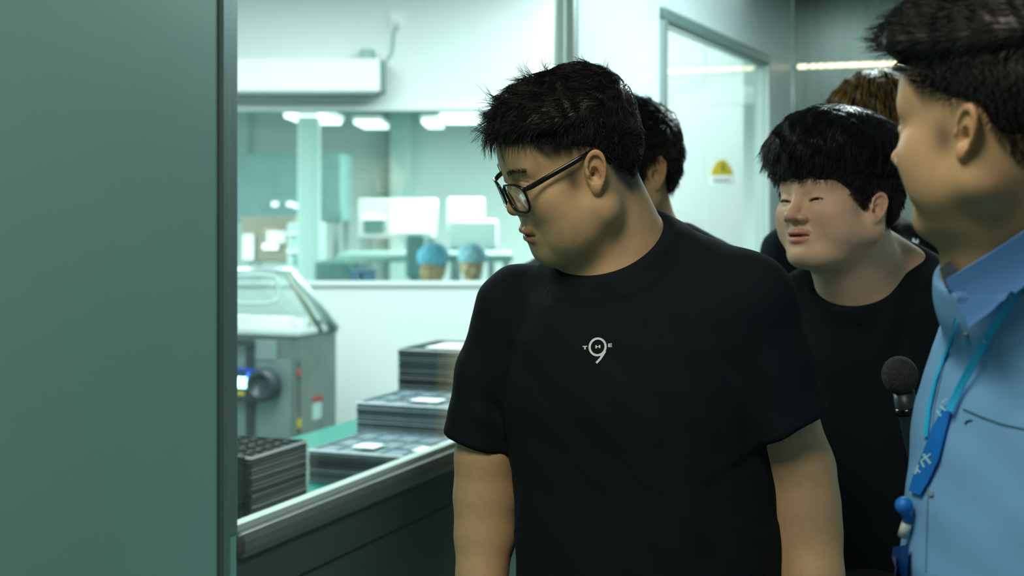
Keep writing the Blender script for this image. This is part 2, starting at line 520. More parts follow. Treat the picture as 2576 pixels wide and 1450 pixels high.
# trays: shallow moulded tray with rim, pocket grid and stacking tabs
def tray_mesh(name, L, D, hgt, m, nx, ny, tabs):
    bm = bmesh.new()
    t = 0.006
    add_box(bm, (0, 0, 0), (L, D, 0.0022))
    for lo, hi in (((0, 0, 0), (L, t, hgt)), ((0, D - t, 0), (L, D, hgt)), ((0, t, 0), (t, D - t, hgt)), ((L - t, t, 0), (L, D - t, hgt))):
        add_box(bm, lo, hi)
    # proud rim lip
    lip = 0.006
    z0, z1 = hgt * 0.62, hgt
    # sloping skirt round the rim
    z0 = hgt * 0.45
    o4 = [(-lip, -lip), (L + lip, -lip), (L + lip, D + lip), (-lip, D + lip)]
    i4 = [(0, 0), (L, 0), (L, D), (0, D)]
    ob = [bm.verts.new((x, y, z0)) for x, y in o4]
    it = [bm.verts.new((x, y, z1)) for x, y in i4]
    ib = [bm.verts.new((x, y, z0)) for x, y in i4]
    for k in range(4):
        j = (k + 1) % 4
        bm.faces.new((ob[k], ob[j], it[j], it[k]))
        bm.faces.new((ib[k], ib[j], ob[j], ob[k]))
    for i in range(1, nx):
        x = L * i / nx
        add_box(bm, (x - 0.004, t, 0.0022), (x + 0.004, D - t, hgt - 0.001))
    for j in range(1, ny):
        y = D * j / ny
        add_box(bm, (t, y - 0.004, 0.0022), (L - t, y + 0.004, hgt - 0.001))
    if tabs:
        for s in (0.0, L):
            for k in (0.12, 0.88):
                add_box(bm, (s - 0.010, D * k - 0.012, hgt - 0.004), (s + 0.010, D * k + 0.012, hgt))
    bmesh.ops.recalc_face_normals(bm, faces=bm.faces)
    me = bpy.data.meshes.new(name)
    bm.to_mesh(me)
    bm.free()
    me.materials.append(m)
    return me


def tray_stack(corner_s, corner_d, L, D, n, pitch, m, nx, ny, where, group, sheets, tabs=False, jitter=0.0012, topname=''):
    """corner_s/d: near corner of the stack in the wall frame; L along the wall, D into the room"""
    me = tray_mesh('plastic_tray', L, D, pitch * 1.02, m, nx, ny, tabs)
    rot = math.atan2(0.9282, 0.3722)
    shades = [me]
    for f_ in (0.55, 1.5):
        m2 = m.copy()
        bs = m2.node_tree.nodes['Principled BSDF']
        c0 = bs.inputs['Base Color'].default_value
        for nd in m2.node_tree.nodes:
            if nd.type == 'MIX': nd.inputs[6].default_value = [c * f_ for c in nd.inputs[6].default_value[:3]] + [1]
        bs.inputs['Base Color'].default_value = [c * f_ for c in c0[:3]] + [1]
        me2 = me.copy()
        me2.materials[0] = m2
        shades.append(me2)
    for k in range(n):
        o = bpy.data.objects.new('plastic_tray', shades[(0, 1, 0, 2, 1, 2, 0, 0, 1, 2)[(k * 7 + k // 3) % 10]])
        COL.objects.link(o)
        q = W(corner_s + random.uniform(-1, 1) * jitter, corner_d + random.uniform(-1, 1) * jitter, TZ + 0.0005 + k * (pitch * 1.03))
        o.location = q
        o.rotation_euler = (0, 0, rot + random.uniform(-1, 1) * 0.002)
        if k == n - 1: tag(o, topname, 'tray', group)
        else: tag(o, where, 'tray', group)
    zt_ = TZ + 0.0005 + n * pitch * 1.03
    for (s0, d0, s1, d1, lab) in sheets:
        bm = bmesh.new()
        add_box(bm, (s0, d0, zt_ + 0.0005), (s1, d1, zt_ + 0.004), 0.001)
        tag(bm_obj('white_sheet', bm, M_PAPER, None, False, WALL_M), lab, 'sheet')


def s_of(pt):   # world -> wall frame
    x, y = pt[0] + 0.517, pt[1] - 2.65
    return 0.3722 * x + 0.9282 * y, -0.9282 * x + 0.3722 * y


def corner(px, py, z):
    Y = (CZ - z) * F / (py - CY)
    return s_of(P(px, py, Y))


s, d = corner(632, 1312, TZ)
tray_stack(s, d, 0.262, 0.24, 17, 0.0088, M_TRAY_K, 6, 5, 'glossy black ribbed plastic tray in the stack nearest the window corner', 'black trays in the stack by the window corner', [], True,
           topname='topmost black tray of the stack nearest the window corner')
s, d = corner(1250, 1213, TZ)
sA, dA = corner(779, 1213, TZ)
G = M_TRAY_G
dA0 = 0.10
tray_stack(sA, dA0, 0.33, dA - dA0, 12, 0.0073, G, 3, 6, 'grey plastic tray in the lowest front stack on the green mat', 'grey trays in the front stack',
           [(sA + .05, dA - .17, sA + .12, dA - .10, 'white sheet on the lowest front tray stack at its left'), (sA + .06, dA - .36, sA + .13, dA - .28, 'white sheet on the lowest front tray stack at its right')],
           topname='top tray of the lowest grey stack in front')
Yb = 4.27
sB, dB = s_of(P(899, 1100, Yb))
tray_stack(sB, 0.10, 0.30, dB - 0.10, 21, 0.0078, G, 3, 6, 'grey plastic tray in the middle stack of the three', 'grey trays in the middle stack',
           [(sB + .05, dB - .24, sB + .12, dB - .15, 'white sheet lying on the middle grey tray stack')], topname='top tray of the middle grey stack')
sC, dC = s_of(P(1003, 1000, 4.66))
tray_stack(sC, 0.10, 0.30, dC - 0.10, 34, 0.0082, mat('dark_grey_tray', (0.06, 0.10, 0.105), 0.4, noise=0.2, nscale=30), 3, 5, 'dark grey plastic tray in the tallest rear stack', 'dark trays in the tall rear stack',
           [(sC + .03, dC - .22, sC + .20, dC - .08, 'white sheet lying on the tallest rear tray stack')], jitter=0.002, topname='top tray of the tallest rear stack')

# ---------------------------------------------------------------- vacuum packing machine
MZ = 1.05
ms, md = s_of(P(746, 847, 6.0))
mc = empty('packing_machine', tuple(W(ms, md, 0)), 'stainless packing machine with a raised clear lid behind the tray stacks', 'machine')
L2, D2 = 0.345, 0.9
wbox('body', (ms, md, 0.09), (ms + L2, md + D2, MZ), M_MSTEEL, mc, 0.006)
wbox('top_plate', (ms - .012, md - .012, MZ), (ms + L2 + .012, md + D2 + .012, MZ + 0.025), mat('plate_pale', (0.62, 0.72, 0.70), 0.35, metal=0.3), mc, 0.005)
wbox('front_panel', (ms - .006, md + .02, 0.55), (ms, md + D2 - .02, MZ - 0.10), mat('panel_steel', (0.22, 0.30, 0.30), 0.4, metal=0.5, noise=0.1), mc, 0.003)
wbox('fascia', (ms - .010, md + .09, MZ - 0.105), (ms, md + .20, MZ - 0.02), mat('fascia_grey', (0.26, 0.34, 0.35), 0.4, metal=0.4), mc, 0.003)
wbox('side_panel', (ms + .02, md - .006, 0.2), (ms + L2 - .02, md, MZ - 0.10), M_MSTEEL, mc, 0.003)
for i, (sx, dx) in enumerate(((.05, .05), (L2 - .05, .05), (.05, D2 - .05), (L2 - .05, D2 - .05))):
    wbox('foot', (ms + sx - .03, md + dx - .03, 0), (ms + sx + .03, md + dx + .03, 0.09), M_MDARK, mc, 0.004)


def on_face(px, py, s_, off):  # point on the machine end face plane s = s_-off at a pixel
    t = (px - CX) / F
    A = W(s_ - off, 0, 0)
    dd = (A[0] - t * A[1]) / (0.9282 + t * 0.3722)
    q = W(s_ - off, dd, 0)
    return s_of(q)[1], CZ - (py - CY) / F * q[1]


def face_box(name, x0, y0, x1, y1, m, parent, o0, o1, bev=0.002):
    d1_, z1_ = on_face(x0, y0, ms, o0)
    d0_, z0_ = on_face(x1, y1, ms, o0)
    return wbox(name, (ms - o1, min(d0_, d1_), min(z0_, z1_)), (ms - o0, max(d0_, d1_), max(z0_, z1_)), m, parent, bev)


# round control head with screen
dd_, zz_ = on_face(668, 968, ms, 0.02)
cp = lathe('control_head', [(0.01, -0.02), (0.066, -0.02), (0.072, 0.0), (0.072, 0.05), (0.062, 0.062), (0.044, 0.064), (0.042, 0.052), (0.0, 0.052)], M_MDARK, mc, 28,
           Matrix.Translation(Vector(W(ms - 0.01, dd_, zz_))) @ Vector((0, 0, 1)).rotation_difference(Vector((-0.3722, -0.9282, 0))).to_matrix().to_4x4())
face_box('control_arm', 560, 925, 662, 1012, M_MDARK, mc, 0.0, 0.05, 0.006)
face_box('glowing_screen', 560, 947, 622, 977, mat('screen_white', (0.2, 0.5, 1), 0.3, emit=(0.35, 0.75, 1.0), estr=7.0), mc, 0.05, 0.055)
face_box('blue_display', 622, 938, 648, 968, mat('screen_blue', (0.0, 0.1, 0.8), 0.3, emit=(0.03, 0.25, 1.0), estr=1.7), mc, 0.05, 0.055)
face_box('blue_edge', 560, 925, 668, 936, mat('screen_navy', (0.0, 0.05, 0.5), 0.3, emit=(0.0, 0.04, 0.5), estr=0.6), mc, 0.05, 0.054)
face_box('yellow_label', 585, 984, 616, 996, M_YEL, mc, 0.05, 0.052)
face_box('upright_post', 621, 853, 640, 1150, M_MDARK, mc, 0.010, 0.022, 0.003)
face_box('post_arm', 560, 853, 640, 872, M_MDARK, mc, 0.023, 0.034, 0.003)
# stickers on the side face (plane d = md)
def side_box(name, x0, y0, x1, y1, m):
    r = []
    for x, y in ((x0, y0), (x1, y1)):
        t = (x - CX) / F
        A = W(0, md - 0.007, 0)
        s_ = (t * A[1] - A[0]) / (0.3722 - t * 0.9282)
        q = W(s_, md - 0.007, 0)
        r.append((s_, CZ - (y - CY) / F * q[1]))
    return wbox(name, (r[0][0], md - 0.009, min(r[0][1], r[1][1])), (r[1][0], md - 0.006, max(r[0][1], r[1][1])), m, mc)


side_box('sticker', 786, 1010, 808, 1052, mat('sticker_pale', (0.5, 0.66, 0.62), 0.5))['label'] = 'pale sticker on the side'
side_box('sticker_head', 786, 1000, 810, 1010, M_RED)['label'] = 'red sticker stripe'
side_box('warning_label', 748, 1056, 758, 1076, M_YEL)['label'] = 'small yellow label'
side_box('switch', 749, 930, 757, 944, M_RED)['label'] = 'red switch'
# raised lid: clear panel in a metal frame, hinged at the far end
lt = W(ms + 0.0, md + 0.0, MZ + 0.03)
A0, A1 = P(735, 683, 6.15), P(843, 828, 6.25)
Mlid = mat('lid_frame_metal', (0.50, 0.62, 0.60), 0.35, metal=0.5)
Mbar = mat('lid_bar', (0.20, 0.24, 0.19), 0.4, metal=0.4)
B0 = P(540, 683, 6.7); B1 = P(560, 828, 6.9)
bm = bmesh.new(); add_tube(bm, [A0, B0], 0.020, 8); bm_obj('lid_frame', bm, Mlid, mc, True)
bm = bmesh.new(); add_tube(bm, [A0, A1], 0.022, 8); bm_obj('lid_frame', bm, Mlid, mc, True)
bm = bmesh.new(); add_tube(bm, [P(722, 690, 6.12), P(808, 835, 6.16)], 0.011, 8); bm_obj('lid_strut', bm, Mbar, mc, True)
bm = bmesh.new(); add_tube(bm, [A1, B1], 0.018, 8); bm_obj('lid_frame', bm, Mlid, mc, True)
nrm = np.cross(A1 - A0, B0 - A0); nrm /= np.linalg.norm(nrm)
o_ = nrm * 0.004
pydata('lid_panel', [A0 + o_, A1 + o_, B1 + o_, B0 + o_, A0 - o_, A1 - o_, B1 - o_, B0 - o_],
       [(0, 1, 2, 3), (7, 6, 5, 4), (0, 4, 5, 1), (1, 5, 6, 2), (2, 6, 7, 3), (3, 7, 4, 0)], glass_mat('lid_clear', (0.82, 0.9, 0.88)), mc)
wb0 = P(592, 760, 6.2)
# clear inner bubble of the lid
ring = []
cc = P(640, 728, 6.1)
for k in range(28):
    a_ = 2 * math.pi * k / 28
    ring.append((cc[0] + 0.105 * math.copysign(abs(math.cos(a_)) ** .5, math.cos(a_)) , cc[1] + .02 * math.sin(a_), cc[2] + 0.060 * math.copysign(abs(math.sin(a_)) ** .5, math.sin(a_))))
tube('lid_gasket', ring, 0.007, mat('gasket_grey', (0.35, 0.5, 0.5), 0.5), mc, 8, True)
wbox('sealing_bar', (ms + .02, md + .05, MZ + .025), (ms + .07, md + D2 - .05, MZ + .075), mat('bar_white', (0.8, 0.85, 0.82), 0.4), mc, 0.006)
wbox('chamber_rim', (ms + .09, md + .03, MZ + .025), (ms + L2 - .02, md + D2 - .05, MZ + .055), mat('rim_white', (0.75, 0.82, 0.80), 0.4), mc, 0.006)

# ---------------------------------------------------------------- the far hall: machines, carts, crates
def hall_machine(name, label, cat, x0, x1, y0, y1, Y, m_body, depth=0.7, legs=True, extra=()):
    a, b = P(x0, y1, Y), P(x1, y0, Y)
    e = empty(name, ((a[0] + b[0]) / 2, Y + depth / 2, 0), label, cat)
    z0_ = a[2]
    box('body', (a[0], Y, max(z0_, 0.1)), (b[0], Y + depth, b[2]), m_body, e, 0.02)
    if legs:
        for xx in (a[0] + .05, b[0] - .05):
            for yy in (Y + .05, Y + depth - .05):
                box('leg', (xx - .025, yy - .025, 0), (xx + .025, yy + .025, max(z0_, 0.1)), M_ALU, e)
    for nm, u0, v0, u1, v1, mm in extra:
        c, d_ = P(u0, v1, Y), P(u1, v0, Y)
        box(nm, (c[0], Y - 0.03, c[2]), (d_[0], Y, d_[2]), mm, e, 0.005)
    return e


M_HTEAL = mat('hall_teal', (0.15, 0.29, 0.28), 0.6, noise=0.1)
M_HDARK = mat('hall_dark', (0.10, 0.22, 0.21), 0.6, noise=0.1)
M_HWHITE = mat('hall_white', (0.85, 0.88, 0.88), 0.5)
M_HBROWN = mat('hall_brown', (0.22, 0.20, 0.15), 0.5)
M_GLOW = mat('light_box', (1, 1, 1), 0.4, emit=(0.92, 1.0, 1.0), estr=1.1)
M_HCOP = mat('hall_copper', (0.60, 0.34, 0.25), 0.4)
dots = [('indicator', x, y, x + 16, y + 12, M_GLOW) for x, y in ((684, 508), (722, 508), (738, 512), (757, 506))]
hall_machine('hood_machine', 'wide dark teal machine with a row of small lights in the far hall', 'machine', 560, 858, 385, 560, 13.0, M_HTEAL, 0.9, True, dots)
hall_machine('steel_cabinet', 'dark brown cabinet under the teal machine at the left', 'cabinet', 606, 735, 545, 660, 11.8, M_HBROWN, 0.6, True,
             [('white_panel', 612, 590, 640, 655, M_HWHITE), ('bright_tray', 672, 582, 718, 612, M_HWHITE), ('copper_edge', 664, 576, 700, 583, M_HCOP), ('lower_tray', 662, 614, 700, 628, M_GLOW)])
hall_machine('grey_rack', 'pale grey rack standing right of the brown cabinet', 'rack', 722, 800, 560, 706, 11.2, mat('rack_grey', (0.4, 0.52, 0.5), 0.5), 0.5, True,
             [('shelf_board', 722, 585, 800, 592, M_HWHITE), ('shelf_board', 722, 630, 800, 637, M_HWHITE), ('dark_box', 740, 640, 765, 668, M_HDARK)])
hall_machine('light_table', 'brightly lit inspection booth in the middle of the far hall', 'booth', 900, 1092, 500, 600, 12.4, M_HWHITE, 0.6, True,
             [('lit_panel', 985, 508, 1088, 585, M_GLOW), ('lit_panel', 912, 545, 972, 552, M_GLOW), ('dark_recess', 915, 555, 965, 585, M_HDARK)])
hall_machine('light_booth', 'smaller lit white booth right of the inspection booth', 'booth', 1125, 1215, 498, 580, 12.6, M_HWHITE, 0.6, True,
             [('lit_panel', 1146, 502, 1198, 550, M_GLOW)])
hall_machine('green_bench', 'long pale green bench across the far hall', 'bench', 845, 1290, 640, 660, 10.6, mat('bench_green', (0.30, 0.50, 0.46), 0.5), 0.8)
hall_machine('white_hood', 'rounded white machine cover behind the seated workers', 'machine', 1128, 1250, 556, 625, 11.6, M_HWHITE, 0.7)
hall_machine('dark_cart', 'dark teal cart in the middle of the far hall', 'cart', 1020, 1066, 592, 700, 10.2, M_HTEAL, 0.4)
hall_machine('dark_chest', 'low dark chest left of the seated workers', 'chest', 790, 905, 660, 720, 9.8, M_HDARK, 0.5)
for x, y, lab in ((893, 694, 'blue bin behind the inner sill, left of its twin'), (926, 692, 'blue bin behind the inner sill, right of its twin')):
    q0_, q1_ = P(x - 13, y + 22, 8.4), P(x + 13, y - 12, 8.4)
    e = empty('blue_bin', (q0_[0] + .03, 8.5, 0), lab, 'bin', 'blue bins behind the sill')
    bl = mat('bin_blue', (0.05, 0.18, 0.32), 0.5)
    box('body', (q0_[0], 8.4, q0_[2]), (q1_[0], 8.6, q1_[2] - .012), bl, e, 0.01)
    box('lid', (q0_[0] - .006, 8.39, q1_[2] - .012), (q1_[0] + .006, 8.61, q1_[2]), bl, e, 0.004)
    box('stand', (q0_[0] + .01, 8.45, 0), (q1_[0] - .01, 8.55, q0_[2]), M_ALU, e)
for x in (600, 1010):
    q0_ = P(x, 300, 15.9)
    box_ = box('pipe_duct', (q0_[0] - .12, 15.7, 0.0), (q0_[0] + .12, 15.98, CEIL), mat('duct_white', (0.6, 0.78, 0.75), 0.5), None, 0.01)
    tag(box_, 'pale vertical duct on the hall back wall, %s' % ('left end' if x == 600 else 'near the middle'), 'duct')

# ================================================================ signed-distance modelling for the people
f32 = np.float32


def smin(a, b, k):
    h = np.clip(0.5 + 0.5 * (b - a) / k, 0, 1)
    return b + (a - b) * h - k * h * (1 - h)


def smax(a, b, k):
    return -smin(-a, -b, k)


def sstep(a, b, x):
    t = np.clip((x - a) / (b - a), 0, 1)
    return t * t * (3 - 2 * t)


def sph(p, c, r):
    return np.sqrt(((p - np.asarray(c, f32)) ** 2).sum(1)) - r


def ell(p, c, r):
    q = p - np.asarray(c, f32)
    r = np.asarray(r, f32)
    k0 = np.sqrt(((q / r) ** 2).sum(1))
    k1 = np.sqrt(((q / (r * r)) ** 2).sum(1)) + 1e-9
    return k0 * (k0 - 1) / k1


def cone(p, a, b, ra, rb):
    a = np.asarray(a, f32)
    b = np.asarray(b, f32)
    ab = b - a
    t = np.clip(((p - a) @ ab) / float(ab @ ab), 0, 1)
    return np.sqrt(((p - a - t[:, None] * ab) ** 2).sum(1)) - (ra + (rb - ra) * t)


def chain(p, pts, rs, k=0.01):
    d = cone(p, pts[0], pts[1], rs[0], rs[1])
    for i in range(1, len(pts) - 1):
        d = np.minimum(d, cone(p, pts[i], pts[i + 1], rs[i], rs[i + 1])) if k == 0 else smin(d, cone(p, pts[i], pts[i + 1], rs[i], rs[i + 1]), k)
    return d


def axis(lo, hi, coarse, zones, k):
    """rectilinear axis: steps of k*h, finer inside zones [(a, b, h)]"""
    c = [lo]
    while c[-1] < hi:
        h = coarse
        for a, b, hz in zones:
            if a - k * hz <= c[-1] < b: h = min(h, hz)
            elif c[-1] < a < c[-1] + k * h: h = min(h, max(hz, (a - c[-1]) / k))
        c.append(c[-1] + k * h)
    c = np.array(c)
    out = [np.linspace(c[i], c[i + 1], k, endpoint=False) for i in range(len(c) - 1)]
    return np.concatenate(out + [c[-1:]]).astype(f32)


def surf(fn, axs, k=4, slack=1.6):
    """sparse evaluation on a rectilinear grid + surface nets -> verts, quads"""
    X, Y, Z = axs
    n = (len(X), len(Y), len(Z))
    cx, cy, cz = X[::k], Y[::k], Z[::k]
    g = np.stack(np.meshgrid(cx, cy, cz, indexing='ij'), -1)
    sh = g.shape[:3]
    dC = np.concatenate([fn(q) for q in np.array_split(g.reshape(-1, 3), max(1, g.size // 3 // 300000 + 1))]).reshape(sh)
    diag = np.sqrt((np.diff(cx)[:, None, None]) ** 2 + np.diff(cy)[None, :, None] ** 2 + np.diff(cz)[None, None, :] ** 2)
    m = [slice(0, -1), slice(1, None)]
    cs = [dC[m[i], m[j], m[l]] for i in (0, 1) for j in (0, 1) for l in (0, 1)]
    mn = np.minimum.reduce([np.abs(c) for c in cs])
    lo_ = np.minimum.reduce(cs)
    hi_ = np.maximum.reduce(cs)
    act = (mn < diag * slack * 0.6) | ((lo_ < 0) & (hi_ > 0))
    Fv = np.full(n, 1.0, f32)
    sg = np.where(dC < 0, f32(-1), f32(1))
    up = sg
    for ax in range(3): up = np.repeat(up, k, axis=ax)
    Fv[:, :, :] = up[:n[0], :n[1], :n[2]]
    a = act
    for ax in range(3): a = np.repeat(a, k, axis=ax)
    node = np.zeros(n, bool)
    for i in (0, 1):
        for j in (0, 1):
            for l in (0, 1):
                node[i:i + a.shape[0], j:j + a.shape[1], l:l + a.shape[2]] |= a
    I, J, K = np.nonzero(node)
    vals = np.empty(len(I), f32)
    for s in range(0, len(I), 400000):
        e = s + 400000
        vals[s:e] = fn(np.stack([X[I[s:e]], Y[J[s:e]], Z[K[s:e]]], 1))
    Fv[I, J, K] = vals
    S = Fv < 0
    cs = [S[m[i], m[j], m[l]] for i in (0, 1) for j in (0, 1) for l in (0, 1)]
    anyi = np.logical_or.reduce(cs)
    alli = np.logical_and.reduce(cs)
    mix = anyi & ~alli
    I, J, K = np.nonzero(mix)
    N = len(I)
    idx = np.full(mix.shape, -1, np.int32)
    idx[I, J, K] = np.arange(N)
    acc = np.zeros((N, 3))
    cnt = np.zeros(N)
    offs = [(i, j, l) for i in (0, 1) for j in (0, 1) for l in (0, 1)]
    val = {o: Fv[I + o[0], J + o[1], K + o[2]] for o in offs}
    pos = {o: np.stack([X[I + o[0]], Y[J + o[1]], Z[K + o[2]]], 1) for o in offs}
    for o in offs:
        for ax in range(3):
            if o[ax] == 0:
                o2 = list(o); o2[ax] = 1; o2 = tuple(o2)
                v0, v1 = val[o], val[o2]
                c = (v0 < 0) != (v1 < 0)
                t = np.where(c, v0 / np.where(c, v0 - v1, 1), 0)
                pp = pos[o] + t[:, None] * (pos[o2] - pos[o])
                acc[c] += pp[c]
                cnt[c] += 1
    V = acc / cnt[:, None]
    quads = []
    for ax in range(3):
        sl0 = [slice(None)] * 3; sl1 = [slice(None)] * 3
        sl0[ax] = slice(0, -1); sl1[ax] = slice(1, None)
        A, B = S[tuple(sl0)], S[tuple(sl1)]
        ch = A != B
        u, v = [(1, 2), (2, 0), (0, 1)][ax]
        # interior in the other two axes
        I3 = list(np.nonzero(ch))
        ok = (I3[u] > 0) & (I3[v] > 0) & (I3[u] < n[u] - 1) & (I3[v] < n[v] - 1)
        I3 = [q[ok] for q in I3]
        ins = A[tuple(I3)]
        def cell(du, dv):
            q = [w.copy() for w in I3]
            q[u] -= du; q[v] -= dv
            return idx[tuple(q)]
        q = np.stack([cell(1, 1), cell(0, 1), cell(0, 0), cell(1, 0)], 1)
        q[~ins] = q[~ins][:, ::-1]
        quads.append(q)
    Q = np.concatenate(quads)
    Q = Q[(Q >= 0).all(1)]
    return V, Q


def relax(V, Q, it=1, w=0.5):
    """light Laplacian smoothing of the quad mesh"""
    n = len(V)
    for _ in range(it):
        s = np.zeros_like(V)
        c = np.zeros(n)
        for i in range(4):
            a, b = Q[:, i], Q[:, (i + 1) % 4]
            for ax in range(3):
                s[:, ax] += np.bincount(a, V[b, ax], n) + np.bincount(b, V[a, ax], n)
            c += np.bincount(a, minlength=n) + np.bincount(b, minlength=n)
        V = V * (1 - w) + w * s / np.maximum(c, 1)[:, None]
    return V


def np_mesh(name, V, Q, m, parent=None, colors=None, smooth=True):
    me = bpy.data.meshes.new(name)
    me.vertices.add(len(V))
    me.vertices.foreach_set('co', V.astype(f32).ravel())
    k = Q.shape[1]
    me.loops.add(len(Q) * k)
    me.loops.foreach_set('vertex_index', Q.astype(np.int32).ravel())
    me.polygons.add(len(Q))
    me.polygons.foreach_set('loop_start', np.arange(0, len(Q) * k, k, dtype=np.int32))
    me.update(calc_edges=True)
    me.validate()
    me.polygons.foreach_set('use_smooth', [smooth] * len(me.polygons))
    if colors is not None:
        at = me.color_attributes.new('col', 'FLOAT_COLOR', 'POINT')
        c = np.ones((len(V), 4), f32)
        c[:, :3] = colors
        at.data.foreach_set('color', c.ravel())
    return link_mesh(name, me, m, parent)


def rotm(yaw, pitch=0, roll=0):
    a, b, c = map(math.radians, (yaw, pitch, roll))
    Rz = np.array([[math.cos(a), -math.sin(a), 0], [math.sin(a), math.cos(a), 0], [0, 0, 1]])
    Rx = np.array([[1, 0, 0], [0, math.cos(b), -math.sin(b)], [0, math.sin(b), math.cos(b)]])
    Ry = np.array([[math.cos(c), 0, math.sin(c)], [0, 1, 0], [-math.sin(c), 0, math.cos(c)]])
    return Rz @ Rx @ Ry


class Head:
    """local frame: face looks along -y, x to the person's left, z up, origin between the eyes' level and the ears"""

    def __init__(self, c, yaw, pitch, roll, s=1.0, w=1.0, fat=0.0, nose=1.0, mouth=0.0, lids=0.003, chin=0.0, ear=1.0, hi=True, brow=0.0, dp=1.0, low=1.0, ey=0.0, top=0.0, ez=0.0, npro=0.0, crec=0.0, jd=0.0, mz=0.0):
        self.jd, self.mz = jd, mz
        self.ez, self.npro, self.crec = ez, npro, crec
        self.dp, self.low, self.ey, self.top = dp, low, ey, top
        self.c = np.asarray(c, float)
        self.R = rotm(yaw, pitch, roll)
        self.s, self.w, self.fat, self.nose, self.mouth, self.lids, self.chin, self.ear, self.hi, self.brow = s, w, fat, nose, mouth, lids, chin, ear, hi, brow

    def loc(self, p):
        q = (p - self.c.astype(f32)) @ self.R.astype(f32) / self.s
        q[:, 1] /= self.dp
        q[:, 2] = np.where(q[:, 2] < 0, q[:, 2] / self.low, q[:, 2])
        return q

    def wld(self, q):
        q = np.array(q, float)
        q[..., 1] *= self.dp
        q[..., 2] = np.where(q[..., 2] < 0, q[..., 2] * self.low, q[..., 2])
        return (q * self.s) @ self.R.T + self.c

    def cran(self, q):
        a = ell(q, (0, 0.014, 0.028), (0.078 * self.w, 0.098, 0.090 + self.top))
        b = ell(q, (0, 0.040, 0.018), (0.074 * self.w, 0.074, 0.078))
        return smin(a, b, 0.02)

    def base(self, q0):
        """skull and flesh without fine features"""
        w, fat = self.w, self.fat
        q = q0 * np.array([1 / w, 1, 1], f32)
        ax = np.abs(q[:, 0:1])
        m = np.concatenate([ax, q[:, 1:]], 1)      # mirrored
        d = self.cran(q0)
        d = smin(d, ell(q, (0, -0.036, -0.032), (0.064 + 0.004 * fat, 0.056, 0.074)), 0.03)
        d = smin(d, cone(m, (0.056, 0.004, -0.055 - self.jd), (0.018, -0.066 + self.crec, -0.098 - 0.25 * self.jd), 0.020 + 0.009 * fat, 0.018 + 0.004 * fat), 0.025)
        d = smin(d, cone(m, (0.056, 0.004, -0.055), (0.050, 0.016, 0.0), 0.022 + 0.006 * fat, 0.024), 0.02)
        d = smin(d, ell(q, (0, -0.074 + self.crec, -0.101 - self.chin), (0.022, 0.021, 0.017)), 0.02)
        # cheeks
        d = smin(d, ell(m, (0.040, -0.056, -0.030), (0.028 + 0.004 * fat, 0.030, 0.026 + 0.006 * fat)), 0.02)
        d = smin(d, ell(m, (0.046, -0.040, -0.060), (0.022 + 0.008 * fat, 0.034, 0.030)), 0.02)
        if fat > 0.9: d = smin(d, ell(m, (0.040, -0.034, -0.084), (0.034, 0.046, 0.034)), 0.02)
        if fat > 0:   # soft under-chin
            d = smin(d, ell(q, (0, -0.030 + 0.2 * self.jd, -0.100 - 0.6 * self.jd), (0.048 + 0.3 * self.jd, 0.050 + 0.3 * self.jd, 0.022 + 0.006 * fat)), 0.025)
        # brow and forehead
        d = smin(d, ell(q, (0, -0.054, 0.036), (0.058, 0.038, 0.040)), 0.02)
        d = smin(d, cone(m, (0.0, -0.0835, 0.016), (0.040, -0.070, 0.020), 0.010 + self.brow, 0.011 + self.brow), 0.014)
        return d

    def sdf(self, p):
        q0 = self.loc(p)
        w = self.w
        d = self.base(q0)
        q = q0 * np.array([1 / w, 1, 1], f32)
        m = np.concatenate([np.abs(q[:, 0:1]), q[:, 1:]], 1)
        near = q[:, 1] < 0.0
        # eye sockets
        d = smax(d, -ell(m, (0.032, -0.101, -0.001), (0.020, 0.0135, 0.0115)), 0.012)
        # lid domes with the slit
        lid = ell(m, (0.0315, -0.0745, -0.001), (0.0165, 0.0150, 0.0130))
        d = smin(d, lid, 0.006)
        if self.lids > 0:
            q2 = m - np.array([0.0315, 0, -0.0035], f32)
            arch = q2[:, 2] + 18 * (q2[:, 0]) ** 2 - 0.10 * q2[:, 0]
            slit = np.maximum(np.maximum(np.abs(arch) - self.lids * 0.55, np.abs(q2[:, 0]) - 0.0125), q2[:, 1] + 0.080)
            d = smax(d, -slit, 0.0012)
        # fold above the lid
        fold = np.abs(m[:, 2] - 0.0065 + 14 * (m[:, 0] - 0.032) ** 2) - 0.0006
        fold = np.maximum(fold, np.maximum(np.abs(m[:, 0] - 0.032) - 0.014, np.abs(d) - 0.0014))
        d = smax(d, -fold, 0.0016)
        # nose
        N = self.nose
        d = smin(d, cone(q, (0, -0.0870, 0.010), (0, -0.1050 + self.npro, -0.027), 0.0075, 0.0088), 0.012)
        d = smin(d, ell(q, (0, -0.1090 + self.npro - 0.006 * (N - 1), -0.032), (0.0112 * N, 0.0105, 0.0098)), 0.008)
        d = smin(d, ell(m, (0.0138 * N, -0.0985 + self.npro * 0.6, -0.0365), (0.0078, 0.0108, 0.0078)), 0.006)
        d = smax(d, -ell(m, (0.0078, -0.1065 + self.npro, -0.0440), (0.0040, 0.0062, 0.0050)), 0.003)
        # muzzle and lips
        qq = q
        q = q + np.array([0, 0, self.mz], f32)
        d = smin(d, ell(q, (0, -0.076, -0.067), (0.030, 0.0215, 0.026)), 0.012)
        mo = self.mouth
        lipx = np.abs(q[:, 0])
        sag = 10.0 * lipx ** 2          # lips wrap backwards
        ql = q.copy()
        ql[:, 1] = q[:, 1] - sag
        up_ = ell(ql, (0, -0.0945, -0.0605 + mo * 0.3), (0.0245, 0.0085, 0.0058))
        cup = 0.0016 * np.exp(-(q[:, 0] / 0.004) ** 2)
        lo_ = ell(ql, (0, -0.0925, -0.0745 - mo), (0.0215, 0.0090, 0.0068))
